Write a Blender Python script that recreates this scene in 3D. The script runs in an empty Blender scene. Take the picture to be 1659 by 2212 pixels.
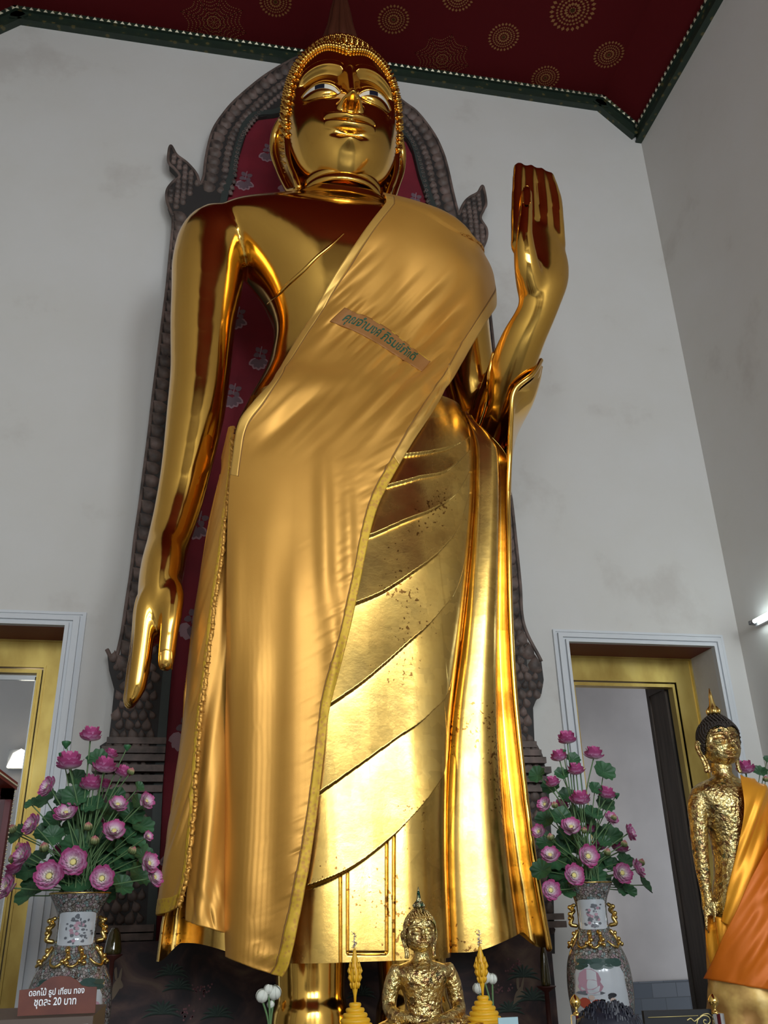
import bpy, math, random
import numpy as np
from mathutils import Vector, Matrix
from mathutils.bvhtree import BVHTree
random.seed(7); rng = np.random.default_rng(7)
SC = bpy.context.scene; COL = SC.collection

# ------------------------------------------------------------------ camera
F = 1900.0
UPV = np.array([-110, 4156, F]); UPV = UPV/np.linalg.norm(UPV)
RTV = np.array([10310, -613, F]); RTV = RTV-UPV*RTV.dot(UPV); RTV = RTV/np.linalg.norm(RTV)
DPV = np.cross(RTV, UPV); DPV = DPV if DPV[2] > 0 else -DPV
RM = np.array([RTV, DPV, UPV])
EYE = np.array([0, 0, 1.6])
def P(px, py, Y):
    """world point on the vertical plane at depth Y that the photo shows at pixel (px, py)"""
    d = RM @ np.array([px-829.5, 1106-py, F]); return d*(Y/d[1])+EYE
def Q(p):
    """pixel of world points (n,3)"""
    c = (np.atleast_2d(p)-EYE) @ RM
    return 829.5+F*c[:, 0]/c[:, 2], 1106-F*c[:, 1]/c[:, 2]
cd = bpy.data.cameras.new('camera'); cam = bpy.data.objects.new('camera', cd); COL.objects.link(cam)
r_, u_, b_ = RM[:, 0], RM[:, 1], -RM[:, 2]
cam.matrix_world = Matrix(((r_[0], u_[0], b_[0], 0), (r_[1], u_[1], b_[1], 0), (r_[2], u_[2], b_[2], 1.6), (0, 0, 0, 1)))
cd.sensor_fit = 'VERTICAL'; cd.sensor_height = 36; cd.sensor_width = 27; cd.lens = F/2212*36; cd.clip_end = 200
SC.camera = cam
SC.view_settings.view_transform = 'Standard'; SC.view_settings.look = 'None'
SC.view_settings.gamma = 1; SC.view_settings.use_curve_mapping = False
SC.view_settings.exposure = -0.50
SC.cycles.use_denoising = True
SC.cycles.caustics_reflective = True
SC.cycles.sample_clamp_indirect = 6

# ------------------------------------------------------------------ world and daylight
w = bpy.data.worlds.new('sky'); SC.world = w; w.use_nodes = True
bg = w.node_tree.nodes['Background']; bg.inputs[0].default_value = (0.75, 0.87, 1, 1); bg.inputs[1].default_value = 1.7
def area(name, loc, rot, sx, sy, power, col):
    l = bpy.data.lights.new(name, 'AREA'); l.shape = 'RECTANGLE'; l.size = sx; l.size_y = sy; l.energy = power; l.color = col
    o = bpy.data.objects.new(name, l); COL.objects.link(o); o.location = loc; o.rotation_euler = rot; return o
RX0, RX1, RY0, RY1, RZ = -3.42, 5.5, -7.0, 8.2, 12.1     # room: left, right, front, back, ceiling
# front wall doorways, as (x0, x1, z0, z1)
FRONT_DOORS = [(-2.8, -1.0, 0, 7.4), (0.0, 2.2, 0, 7.4), (2.9, 5.0, 0, 7.4)]
for k, (x0, x1, z0, z1) in enumerate(FRONT_DOORS):
    area('door_daylight', ((x0+x1)/2, RY0-0.2, 5.4), (math.radians(90), 0, 0), x1-x0, 3.9, (240, 420, 640)[k], (0.88, 0.95, 1.0))

# ------------------------------------------------------------------ materials
def mat(name, col=(.5, .5, .5), rough=.5, metal=0, **kw):
    m = bpy.data.materials.new(name); m.use_nodes = True
    b = m.node_tree.nodes['Principled BSDF']
    b.inputs['Base Color'].default_value = (*col, 1); b.inputs['Roughness'].default_value = rough
    b.inputs['Metallic'].default_value = metal
    for k, v in kw.items():
        b.inputs[k.replace('_', ' ')].default_value = v
    return m
def nd(m, typ, **kw):
    n = m.node_tree.nodes.new('ShaderNode'+typ)
    for k, v in kw.items():
        if hasattr(n, k): setattr(n, k, v)
        else: n.inputs[k.replace('_', ' ')].default_value = v
    return n
def lk(m, a, b): m.node_tree.links.new(a, b)
def bsdf(m): return m.node_tree.nodes['Principled BSDF']
def ramp(m, fac, stops):
    r = nd(m, 'ValToRGB'); e = r.color_ramp.elements
    while len(e) < len(stops): e.new(.5)
    for i, (p, c) in enumerate(stops): e[i].position = p; e[i].color = (*c, 1)
    lk(m, fac, r.inputs[0]); return r
def coord(m, scale=(1, 1, 1), kind='Object', loc=(0, 0, 0), rot=(0, 0, 0)):
    t = nd(m, 'TexCoord'); mp = nd(m, 'Mapping'); mp.inputs['Scale'].default_value = scale
    mp.inputs['Location'].default_value = loc; mp.inputs['Rotation'].default_value = rot
    lk(m, t.outputs[kind], mp.inputs[0]); return mp
def noisy(m, scale, stops, detail=5, cscale=(1, 1, 1), bump=0, rough=None, rr=None, dist=0):
    """colour (and bump) from a noise texture"""
    c = coord(m, cscale); n = nd(m, 'TexNoise'); n.inputs['Scale'].default_value = scale
    n.inputs['Detail'].default_value = detail; n.inputs['Distortion'].default_value = dist
    lk(m, c.outputs[0], n.inputs['Vector'])
    if stops: lk(m, ramp(m, n.outputs[0], stops).outputs[0], bsdf(m).inputs['Base Color'])
    if bump:
        b = nd(m, 'Bump'); b.inputs['Strength'].default_value = bump; b.inputs['Distance'].default_value = .02
        lk(m, n.outputs[0], b.inputs['Height']); lk(m, b.outputs[0], bsdf(m).inputs['Normal'])
    if rr:
        q = nd(m, 'MapRange'); q.inputs[1].default_value = .35; q.inputs[2].default_value = .65
        q.inputs[3].default_value = rr[0]; q.inputs[4].default_value = rr[1]
        lk(m, n.outputs[0], q.inputs[0]); lk(m, q.outputs[0], bsdf(m).inputs['Roughness'])
    return n
def bump_noise(m, scale, strength, cscale=(1, 1, 1), detail=3, distance=.02):
    c = coord(m, cscale); n = nd(m, 'TexNoise'); n.inputs['Scale'].default_value = scale; n.inputs['Detail'].default_value = detail
    lk(m, c.outputs[0], n.inputs['Vector']); b = nd(m, 'Bump'); b.inputs['Strength'].default_value = strength; b.inputs['Distance'].default_value = distance
    lk(m, n.outputs[0], b.inputs['Height']); lk(m, b.outputs[0], bsdf(m).inputs['Normal'])
M = {}
GOLD = (0.84, 0.49, 0.10)
M['gold'] = mat('polished_gilding', GOLD, .14, 1)
noisy(M['gold'], 1.6, [(.3, (.86, .50, .10)), (.7, (.80, .46, .10))], rr=(.11, .18))
bump_noise(M['gold'], 1.3, .12, distance=.05)
M['goldleaf'] = mat('worn_gilding', GOLD, .24, 1)
def leafy(m):
    c = coord(m, (1, 1, 1)); v = nd(m, 'TexVoronoi'); v.inputs['Scale'].default_value = 11; v.distance = 'CHEBYCHEV'; lk(m, c.outputs[0], v.inputs['Vector'])
    n = nd(m, 'TexNoise'); n.inputs['Scale'].default_value = 2.2; n.inputs['Detail'].default_value = 8; n.inputs['Roughness'].default_value = .65; lk(m, c.outputs[0], n.inputs['Vector'])
    base = ramp(m, n.outputs[0], [(.30, (.62, .36, .09)), (.5, (.85, .54, .14)), (.7, (.90, .60, .18))])
    mx = nd(m, 'Mix', data_type='RGBA'); mx.blend_type = 'MULTIPLY'; mx.inputs[0].default_value = .18
    sx = nd(m, 'SeparateColor'); lk(m, v.outputs['Color'], sx.inputs[0])
    lk(m, base.outputs[0], mx.inputs[6]); lk(m, sx.outputs[0], mx.inputs[7])
    # small dark pocks
    n2 = nd(m, 'TexNoise'); n2.inputs['Scale'].default_value = 34; n2.inputs['Detail'].default_value = 2; lk(m, c.outputs[0], n2.inputs['Vector'])
    n3 = nd(m, 'TexNoise'); n3.inputs['Scale'].default_value = 1.7; lk(m, c.outputs[0], n3.inputs['Vector'])
    mu = nd(m, 'Math', operation='MULTIPLY'); lk(m, n2.outputs[0], mu.inputs[0]); lk(m, n3.outputs[0], mu.inputs[1])
    rp = ramp(m, mu.outputs[0], [(.405, (0, 0, 0)), (.43, (1, 1, 1))])
    m2 = nd(m, 'Mix', data_type='RGBA'); lk(m, rp.outputs[0], m2.inputs[0]); lk(m, mx.outputs[2], m2.inputs[6]); m2.inputs[7].default_value = (.25, .12, .03, 1)
    lk(m, m2.outputs[2], bsdf(m).inputs['Base Color'])
    q = nd(m, 'MapRange'); q.inputs[1].default_value = .3; q.inputs[2].default_value = .7; q.inputs[3].default_value = .30; q.inputs[4].default_value = .19
    lk(m, n.outputs[0], q.inputs[0]); lk(m, q.outputs[0], bsdf(m).inputs['Roughness'])
    b = nd(m, 'Bump'); b.inputs['Strength'].default_value = .10; b.inputs['Distance'].default_value = .03; lk(m, n.outputs[0], b.inputs['Height']); lk(m, b.outputs[0], bsdf(m).inputs['Normal'])
leafy(M['goldleaf'])
M['wall'] = mat('lime_washed_plaster', (.62, .61, .59), .85)
def wallmat(m):
    c = coord(m, (1, 1, 1)); n = nd(m, 'TexNoise'); n.inputs['Scale'].default_value = .9; n.inputs['Detail'].default_value = 9; n.inputs['Roughness'].default_value = .6; lk(m, c.outputs[0], n.inputs['Vector'])
    a = ramp(m, n.outputs[0], [(.3, (.58, .55, .51)), (.42, (.66, .64, .60)), (.75, (.69, .675, .65))])
    n2 = nd(m, 'TexNoise'); n2.inputs['Scale'].default_value = 2.3; n2.inputs['Detail'].default_value = 10; n2.inputs['Roughness'].default_value = .75; lk(m, c.outputs[0], n2.inputs['Vector'])
    s = ramp(m, n2.outputs[0], [(.70, (0, 0, 0)), (.76, (.5, .5, .5))])
    mx = nd(m, 'Mix', data_type='RGBA'); lk(m, s.outputs[0], mx.inputs[0]); lk(m, a.outputs[0], mx.inputs[6]); mx.inputs[7].default_value = (.33, .29, .24, 1)
    lk(m, mx.outputs[2], bsdf(m).inputs['Base Color'])
wallmat(M['wall'])
M['white'] = mat('white_painted_moulding', (.66, .68, .70), .55)
M['wood_dark'] = mat('dark_teak', (.06, .045, .035), .45); noisy(M['wood_dark'], 3, [(.3, (.035, .027, .02)), (.7, (.09, .065, .05))], cscale=(8, 8, .6))
M['red'] = mat('red_lacquer', (.22, .03, .015), .4)
M['floor'] = mat('grey_marble_tiles', (.25, .25, .26), .25)

# ------------------------------------------------------------------ mesh helpers
def mesh_obj(name, V, Fc, m, parent=None, smooth=True):
    me = bpy.data.meshes.new(name); me.from_pydata([tuple(v) for v in V], [], [tuple(int(i) for i in f) for f in Fc]); me.update()
    if smooth: me.polygons.foreach_set('use_smooth', [True]*len(me.polygons))
    o = bpy.data.objects.new(name, me); COL.objects.link(o)
    for q in (m if isinstance(m, (list, tuple)) else [m]): me.materials.append(q)
    if parent: o.parent = parent
    return o
def tag(o, label=None, cat=None, group=None, kind=None):
    if label: o['label'] = label
    if cat: o['category'] = cat
    if group: o['group'] = group
    if kind: o['kind'] = kind
    return o
def empty(name, loc=(0, 0, 0), label=None, cat=None, group=None, rz=0):
    o = bpy.data.objects.new(name, None); COL.objects.link(o); o.location = tuple(loc); o.rotation_euler.z = rz
    return tag(o, label, cat, group)
def reparent(o, root):
    """make o a child of root keeping its place in the world"""
    o.parent = root; o.matrix_parent_inverse = Matrix.Translation(-Vector(root.location)); return o
class MB:
    def __init__(s): s.V = []; s.F = []
    def add(s, V, Fc):
        o = len(s.V); s.V += [tuple(v) for v in V]; s.F += [tuple(i+o for i in f) for f in Fc]; return s
    def box(s, a, b):
        x0, y0, z0 = a; x1, y1, z1 = b
        return s.add([(x0,y0,z0),(x1,y0,z0),(x1,y1,z0),(x0,y1,z0),(x0,y0,z1),(x1,y0,z1),(x1,y1,z1),(x0,y1,z1)],
                     [(0,3,2,1),(4,5,6,7),(0,1,5,4),(1,2,6,5),(2,3,7,6),(3,0,4,7)])
    def rings(s, R, cap=True, closed=True):
        """R: list of rings, each (n,3)"""
        n = len(R[0]); V = np.concatenate(R); Fc = []
        for i in range(len(R)-1):
            for j in range(n if closed else n-1):
                k = (j+1) % n; Fc.append((i*n+j, i*n+k, (i+1)*n+k, (i+1)*n+j))
        if cap and closed: Fc.append(tuple(range(n))[::-1]); Fc.append(tuple(range((len(R)-1)*n, len(R)*n)))
        return s.add(V, Fc)
    def tube(s, pts, rad, n=12, flat=1.0, ref=(0, 1, 0), cap=True, round_end=0):
        pts = np.array(pts, float); k = len(pts); rad = np.broadcast_to(np.array(rad, float), (k,)) if np.ndim(rad) <= 1 else np.array(rad)
        flat = np.broadcast_to(np.array(flat, float), (k,))
        T = np.gradient(pts, axis=0); T /= np.linalg.norm(T, axis=1)[:, None]+1e-12
        R = []; a = np.linspace(0, 2*np.pi, n, endpoint=False)
        prev = None
        for i in range(k):
            rf = np.array(ref, float) if prev is None else prev
            B = rf-T[i]*rf.dot(T[i])
            if np.linalg.norm(B) < 1e-4: B = np.array([0.3, 0.2, 1.0]); B -= T[i]*B.dot(T[i])
            B /= np.linalg.norm(B); A = np.cross(B, T[i]); prev = B
            R.append(pts[i]+rad[i]*(np.cos(a)[:, None]*A+flat[i]*np.sin(a)[:, None]*B))
        if round_end:
            out = []
            for e, sg in ((0, -1), (-1, 1)):
                c = pts[e]; ex = []
                for t in (.35, .65, .88, .985):
                    ex.append(c+(R[e]-c)*math.sqrt(1-t*t)+T[e]*sg*rad[e]*t*round_end)
                out.append(ex)
            R = out[0][::-1]+R+out[1]
        return s.rings(R, cap)
    def lathe(s, prof, c=(0, 0, 0), n=24, cap=True):
        a = np.linspace(0, 2*np.pi, n, endpoint=False); R = []
        for r, z in prof: R.append(np.stack([c[0]+r*np.cos(a), c[1]+r*np.sin(a), np.full(n, c[2]+z)], 1))
        return s.rings(R, cap)
    def prism(s, poly, y0, y1):
        """closed outline in x-z, solid between depths y0 and y1"""
        n = len(poly); V = [(x, y0, z) for x, z in poly]+[(x, y1, z) for x, z in poly]
        Fc = [tuple(range(n)), tuple(range(2*n-1, n-1, -1))]+[(i, n+i, n+(i+1) % n, (i+1) % n) for i in range(n)]
        return s.add(V, Fc)
    def build(s, name, m, parent=None, smooth=True, angle=None):
        o = mesh_obj(name, s.V, s.F, m, parent, smooth)
        if angle is not None: o.data.set_sharp_from_angle(angle=math.radians(angle))
        return o
def grid_faces(nu, nv, cu=False, off=0):
    i = np.arange(nu if cu else nu-1)[:, None]; j = np.arange(nv-1)[None, :]; i2 = (i+1) % nu
    return np.stack([i*nv+j, i2*nv+j, i2*nv+j+1, i*nv+j+1], -1).reshape(-1, 4)+off
def grid_obj(name, G, m, parent=None, cu=False):
    nu, nv, _ = G.shape
    me = bpy.data.meshes.new(name); Fc = grid_faces(nu, nv, cu)
    me.vertices.add(nu*nv); me.vertices.foreach_set('co', G.reshape(-1).astype(np.float32))
    me.loops.add(len(Fc)*4); me.loops.foreach_set('vertex_index', Fc.reshape(-1).astype(np.int32))
    me.polygons.add(len(Fc)); me.polygons.foreach_set('loop_start', np.arange(0, len(Fc)*4, 4, dtype=np.int32))
    me.update(); me.validate(); me.polygons.foreach_set('use_smooth', [True]*len(me.polygons)); me.update()
    o = bpy.data.objects.new(name, me); COL.objects.link(o); me.materials.append(m)
    if parent: o.parent = parent
    return o
def spline(pts, n, closed=False):
    """Catmull-Rom through pts, n samples"""
    p = np.array(pts, float); k = len(p)
    if closed: p = np.vstack([p[-1], p, p[0], p[1]]); seg = k
    else: p = np.vstack([2*p[0]-p[1], p, 2*p[-1]-p[-2]]); seg = k-1
    t = np.linspace(0, seg, n, endpoint=not closed); i = np.minimum(t.astype(int), seg-1); f = (t-i)[:, None]
    a, b, c, d = p[i], p[i+1], p[i+2], p[i+3]
    return .5*(2*b+(c-a)*f+(2*a-5*b+4*c-d)*f*f+(3*b-a-3*c+d)*f**3)
def interp_s(x, xs, ys):
    """smooth monotone-ish interpolation of table columns"""
    xs = np.array(xs, float); ys = np.array(ys, float)
    o = np.argsort(xs); xs, ys = xs[o], ys[o]
    m = np.gradient(ys, xs)
    x = np.clip(x, xs[0], xs[-1]); i = np.clip(np.searchsorted(xs, x)-1, 0, len(xs)-2)
    h = xs[i+1]-xs[i]; t = (x-xs[i])/h
    return ys[i]*(1+2*t)*(1-t)**2+m[i]*h*t*(1-t)**2+ys[i+1]*t*t*(3-2*t)+m[i+1]*h*t*t*(t-1)
def sstep(a, b, x):
    t = np.clip((x-a)/(b-a), 0, 1); return t*t*(3-2*t)
def superring(cx, z, hw, yf, yb, n, e=2.3, yc=None):
    a = np.linspace(0, 2*np.pi, n, endpoint=False)-np.pi/2
    c, s = np.cos(a), np.sin(a); yc = (yf+yb)/2 if yc is None else yc
    X = cx+hw*np.sign(c)*np.abs(c)**(2/e); Yv = np.where(s < 0, (yc-yf), (yb-yc))*np.sign(s)*np.abs(s)**(2/e)+yc
    return np.stack([X, Yv, np.full(n, z)], 1)
def evaluated(o, voxel, smooth=4, factor=.5):
    md = o.modifiers.new('r', 'REMESH'); md.mode = 'VOXEL'; md.voxel_size = voxel; md.use_smooth_shade = True
    if smooth: s = o.modifiers.new('s', 'SMOOTH'); s.iterations = smooth; s.factor = factor
    dg = bpy.context.evaluated_depsgraph_get(); me = bpy.data.meshes.new_from_object(o.evaluated_get(dg))
    o.modifiers.clear(); old = o.data; o.data = me; bpy.data.meshes.remove(old)
    me.polygons.foreach_set('use_smooth', [True]*len(me.polygons)); return o
def noise1(x, seed=0, n=4096, period=None):
    r = np.random.default_rng(seed).standard_normal(n); xi = np.floor(x).astype(int); f = x-xi; f = f*f*(3-2*f)
    return r[xi % n]*(1-f)+r[(xi+1) % n]*f
def noise2(x, y, seed=0):
    r = np.random.default_rng(seed).standard_normal((256, 256)); xi = np.floor(x).astype(int); yi = np.floor(y).astype(int)
    fx = x-xi; fy = y-yi; fx = fx*fx*(3-2*fx); fy = fy*fy*(3-2*fy)
    g = lambda a, b: r[a % 256, b % 256]
    return (g(xi, yi)*(1-fx)+g(xi+1, yi)*fx)*(1-fy)+(g(xi, yi+1)*(1-fx)+g(xi+1, yi+1)*fx)*fy

#@@ROOM
# ------------------------------------------------------------------ room shell
def struct(o): return tag(o, kind='structure')
DOORS_BACK = [(-3.42, -1.345, 0, 4.07), (3.535, 5.15, 0, 4.07)]   # left opening runs into the corner side, right opening
mb = MB()
WT = .48
xs = [RX0-.3, -3.05, -1.345, 3.535, 5.15, RX1+.3]
for a, b, z0 in ((xs[0], xs[1], 0), (xs[1], xs[2], 4.07), (xs[2], xs[3], 0), (xs[3], xs[4], 4.07), (xs[4], xs[5], 0)):
    mb.box((a, RY1, z0), (b, RY1+WT, RZ+.3))
struct(mb.build('wall_back', M['wall'], smooth=False))
struct(MB().box((RX1, RY0, 0), (RX1+.3, RY1, RZ)).build('wall_right', M['wall'], smooth=False))
struct(MB().box((RX0-.3, RY0, 0), (RX0, RY1, RZ)).build('wall_left', M['wall'], smooth=False))
mb = MB(); px = RX0-.3
for x0, x1, z0, z1 in FRONT_DOORS:
    mb.box((px, RY0-.35, 0), (x0, RY0, RZ+.3)); mb.box((x0, RY0-.35, z1), (x1, RY0, RZ+.3)); px = x1
mb.box((px, RY0-.35, 0), (RX1+.3, RY0, RZ+.3))
struct(mb.build('wall_front', M['wall'], smooth=False))
struct(MB().box((RX0-.3, RY0-.5, -.2), (RX1+.3, RY1+3.2, 0)).build('floor', M['floor'], smooth=False))
M['added_court'] = mat('tan_added_courtyard', (.30, .23, .16), .9)  # unseen wall and ground outside, added to dim what the lower doorways reflect
struct(MB().box((-9, -11.3, 0), (11, -11, 4.8)).build('wall_courtyard_added', M['added_court'], smooth=False))
struct(MB().box((-9, -11.3, -.2), (11, RY0-.5, -.02)).build('floor_courtyard_added', M['added_court'], smooth=False))
# ceiling: flat red field with sloping coves along both side walls
cm = mat('red_painted_ceiling', (.085, .0035, .005), .85)
bsdf(cm).inputs['Specular IOR Level'].default_value = .15
M['ceiling'] = cm
mb = MB(); cx0, cx1, zc, ze = RX0+.5, RX1-.5, RZ, 11.58
prof = [(RX0-.3, ze-.28), (RX0, ze), (cx0, zc), (cx1, zc), (RX1, ze), (RX1+.3, ze-.28), (RX1+.3, zc+.3), (RX0-.3, zc+.3)]
mb.prism(prof, RY0-.3, RY1+.3)
struct(mb.build('ceiling', cm, smooth=False))
#@@STATUE
# ------------------------------------------------------------------ the standing statue
X0 = 1.08; HX = 1.02
statue = empty('standing_buddha_statue', (X0, 6.75, .6), 'colossal gilded standing Buddha statue with one raised palm, in front of the carved backdrop', 'statue')
mb = MB()
# torso: z, half width, front, back
TOR = [(3.8, .85, 6.15, 7.3), (4.6, .98, 6.08, 7.4), (5.45, 1.0, 6.08, 7.4), (5.67, .92, 6.12, 7.35), (6.17, .74, 6.2, 7.25), (6.54, .71, 6.17, 7.25),
       (6.85, .80, 6.10, 7.3), (7.15, .97, 6.05, 7.35), (7.4, 1.17, 6.07, 7.35), (7.6, 1.29, 6.13, 7.3), (7.76, 1.27, 6.24, 7.25), (7.9, 1.10, 6.36, 7.2),
       (8.0, .80, 6.42, 7.15), (8.1, .48, 6.42, 7.12), (8.3, .385, 6.4, 7.1), (8.6, .38, 6.4, 7.1)]
tz = [t[0] for t in TOR]
def torso_ring(z, infl=0, n=96):
    hw = interp_s(z, tz, [t[1] for t in TOR])+infl; yf = interp_s(z, tz, [t[2] for t in TOR])-infl; yb = interp_s(z, tz, [t[3] for t in TOR])+infl
    cx = X0-.05*np.exp(-((z-7.75)/.25)**2)+(HX-X0)*sstep(7.6, 8.2, z)
    return superring(float(cx), z, float(hw), float(yf), float(yb), n, 2.35)
mb.rings([torso_ring(z) for z in np.linspace(3.8, 8.6, 110)])
# statue's right arm (left in the picture), hanging
def arm_r(mb, infl=0):
    T = [(-.02, 6.78, 7.62, .30), (-.17, 6.75, 7.46, .37), (-.24, 6.73, 7.2, .345), (-.25, 6.72, 6.9, .32), (-.26, 6.72, 6.5, .29), (-.25, 6.72, 6.0, .262), (-.265, 6.72, 5.55, .245),
         (-.305, 6.72, 5.06, .208), (-.345, 6.72, 4.7, .188), (-.40, 6.68, 4.34, .166), (-.425, 6.63, 4.08, .170), (-.44, 6.62, 3.80, .150), (-.45, 6.64, 3.55, .10)]
    s = spline(T, 50); fl = np.interp(s[:, 2], [3.5, 3.8, 4.08, 4.35, 4.7, 8], [2.6, 2.1, 1.75, 1.30, 1.08, 1.1])
    mb.tube(s[:, :3], s[:, 3]+infl, 28, fl, round_end=.6)
arm_r(mb)
# fingers of the hanging hand stacked in depth, thumb in front
for k, (Yf, sh) in enumerate(((6.42, 0), (6.55, 4), (6.69, 9), (6.83, 14))):
    pts = [(336, 1262, .066), (320, 1305, .086), (312, 1370, .08), (304, 1430, .076), (296, 1480, .07), (286, 1508, .052)]
    L = [np.append(P(x-sh*.5, y+sh*.9-(12 if k == 3 else 0), Yf), r) for x, y, r in pts]
    s = spline(L, 22); mb.tube(s[:, :3], s[:, 3], 14, 1.0, round_end=1.2)
L = [np.append(P(x, y, Y), r) for x, y, Y, r in ((362, 1240, 6.52, .07), (371, 1280, 6.39, .092), (370, 1330, 6.34, .078), (362, 1390, 6.34, .068), (358, 1432, 6.34, .064))]
s = spline(L, 22); mb.tube(s[:, :3], s[:, 3], 16, 1.0, round_end=1.0)
# statue's left arm: upper arm down, forearm forward and up
def arm_l(mb, infl=0, fore=True):
    T = [(2.06, 6.78, 7.52, .28), (2.14, 6.75, 7.35, .32), (2.16, 6.73, 7.05, .30), (2.19, 6.72, 6.6, .265), (2.24, 6.74, 6.1, .245), (2.32, 6.80, 5.75, .23)]
    s = spline(T, 30); mb.tube(s[:, :3], s[:, 3]+infl, 28, 1.08, round_end=.6)
    if not fore: return
    L = [np.append(P(x, y, Y), r) for x, y, Y, r in ((1050, 950, 6.82, .22), (1075, 880, 6.5, .215), (1102, 805, 6.2, .205), (1128, 738, 5.98, .190), (1152, 690, 5.84, .172))]
    L = [np.append(q, .95) for q in L]+[np.append(P(x, y, Y), [r, fl]) for x, y, Y, r, fl in ((1164, 658, 5.76, .178, .86), (1169, 618, 5.70, .225, .70), (1170, 578, 5.68, .252, .50), (1166, 535, 5.67, .24, .40), (1162, 500, 5.66, .20, .36))]
    s = spline(L, 50); mb.tube(s[:, :3], s[:, 3]+infl, 28, s[:, 4], round_end=.4)
arm_l(mb)
# raised palm
for xb, xm, xt, yt, rb in ((1120, 1119, 1121, 362, .068), (1151, 1147, 1145, 366, .064), (1181, 1175, 1167, 372, .062), (1208, 1201, 1186, 380, .060)):
    L = [np.append(P(xb, 535, 5.68), rb*1.02), np.append(P((xb+xm)/2, 480, 5.65), rb), np.append(P(xm, 430, 5.64), rb*.92), np.append(P(xt, yt, 5.63), rb*.80)]
    s = spline(L, 20); mb.tube(s[:, :3], s[:, 3], 14, 1.0, round_end=.9)
L = [np.append(P(x, y, Y), r) for x, y, Y, r in ((1150, 620, 5.66, .12), (1138, 570, 5.54, .105), (1133, 510, 5.46, .075), (1136, 460, 5.45, .062), (1138, 418, 5.45, .052))]
s = spline(L, 22); mb.tube(s[:, :3], s[:, 3], 16, 1.0, round_end=1.0)
# legs and feet below the hem
for sx, xc in ((-1, .745), (1, 1.43)):
    mb.tube([(xc, 6.55, 2.2), (xc, 6.5, 1.6), (xc, 6.48, 1.3), (xc, 6.46, 1.10), (xc, 6.45, 1.06), (xc, 6.45, .8)], [.27, .255, .235, .225, .25, .28], 28)
    mb.tube([(xc, 6.6, .72), (xc+sx*.02, 6.2, .72), (xc+sx*.05, 5.85, .68)], [.2, .22, .16], 20, .6, ref=(0, 0, 1), round_end=.8)
body = mb.build('body', M['gold'])
evaluated(body, .022, 9)
# neck rings
mb = MB()
for zz, rr, tk in ((8.17, .40, .035), (8.27, .395, .04), (8.40, .375, .03)):
    a = np.linspace(0, 2*np.pi, 72, endpoint=False)
    mb2 = [np.stack([HX+(rr+tk*.6*math.cos(t))*np.cos(a), 6.75+(rr*.93+tk*.6*math.cos(t))*np.sin(a), np.full(72, zz+tk*1.4*math.sin(t))], 1) for t in np.linspace(-np.pi/2, np.pi/2, 9)]
    mb.rings(mb2, cap=False)
neckr = mb.build('neck_ring', M['gold'])
# ---- head
HN, HM = 560, 420
HZ0, HZ1 = 8.17, 10.22
def head_xyz(Z, TH, face=True, infl=0.0):
    """point of the head for height Z and angle TH (0 = front)"""
    zb = 9.25
    low = np.clip((zb-Z)/(zb-HZ0), 0, 1); up = np.clip((Z-zb)/(HZ1-zb), 0, 1)
    k = np.where(Z < zb, (1-low**2.9)**(1/2.1), (1-up**2.5)**(1/2.1))
    jaw = 1-.06*sstep(.1, .85, low)
    k = np.where(Z < zb, (1-low**3.5)**(1/2.2), k)
    W = (.590+infl)*k*jaw; DB = (.58+infl)*k
    DF = np.where(Z < zb, interp_s(Z, [8.1, 8.17, 8.25, 8.35, 8.45, 8.6, 8.9, 9.3], [.26, .34, .44, .53, .585, .61, .61, .60]), .60*(1-up**2.3)**(1/2.1))+infl
    c, s = np.cos(TH), np.sin(TH); e = 2.3
    X = W*np.sign(s)*np.abs(s)**(2/e); Yv = -np.where(c > 0, DF, DB)*np.sign(c)*np.abs(c)**(2/e)
    if face:
        x = X; z = Z; front = sstep(.0, .35, c)
        g = lambda v, s_: np.exp(-(v/s_)**2)
        d = np.zeros_like(x); ax = np.abs(x)
        zbrow = 9.43-1.5*(ax-.26)**2
        band = sstep(-.008, .012, z-zbrow)*(1-sstep(.075, .12, z-zbrow))*sstep(.05, .10, ax)*(1-sstep(.44, .51, ax))
        d += .028*band
        sock = (1-sstep(-.05, .0, z-zbrow))*sstep(8.90, 9.14, z)*sstep(.05, .12, ax)*(1-sstep(.43, .52, ax))
        d -= .060*sock
        er = np.sqrt(((ax-.27)/.19)**2+((z-9.15)/.13)**2)
        d += .085*np.clip(1-er**2, 0, 1)**.7
        zn = np.clip((9.45-z)/(9.45-8.83), 0, 1)
        ridge = (.03+.15*zn**1.15)*sstep(9.58, 9.36, z)*sstep(8.765, 8.83, z)
        d += ridge*np.exp(-(ax/(.040+.030*zn))**2.6)
        d += .085*g(ax-.088, .038)*g(z-8.83, .046)
        d += .030*g(ax, .05)*g(z-8.85, .05)
        d -= .05*g(ax-.052, .02)*g(z-8.79, .02)
        zl = 8.60+1.15*ax**2; lw = np.clip(1-(ax/.255)**2.4, 0, 1)
        up_l = np.clip(1-((z-(zl+.042-.014*g(ax, .03)))/.044)**2, 0, 1); lo_l = np.clip(1-((z-(zl-.044))/.044)**2, 0, 1)
        d += .072*lw**.7*(up_l**.6+lo_l**.6*.95)
        d += .030*g(z-8.66, .12)*g(ax, .24)
        d -= .016*g(z-zl, .008)*(lw > 0)
        d -= .028*g(z-8.50, .028)*g(ax, .13)
        d += .060*g(ax, .10)*g(z-8.415, .05)
        d += .025*g(ax-.34, .14)*g(z-8.85, .18)
        Yv = Yv-d*front
    return np.stack([X+HX, Yv+6.76, Z], -1)
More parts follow.
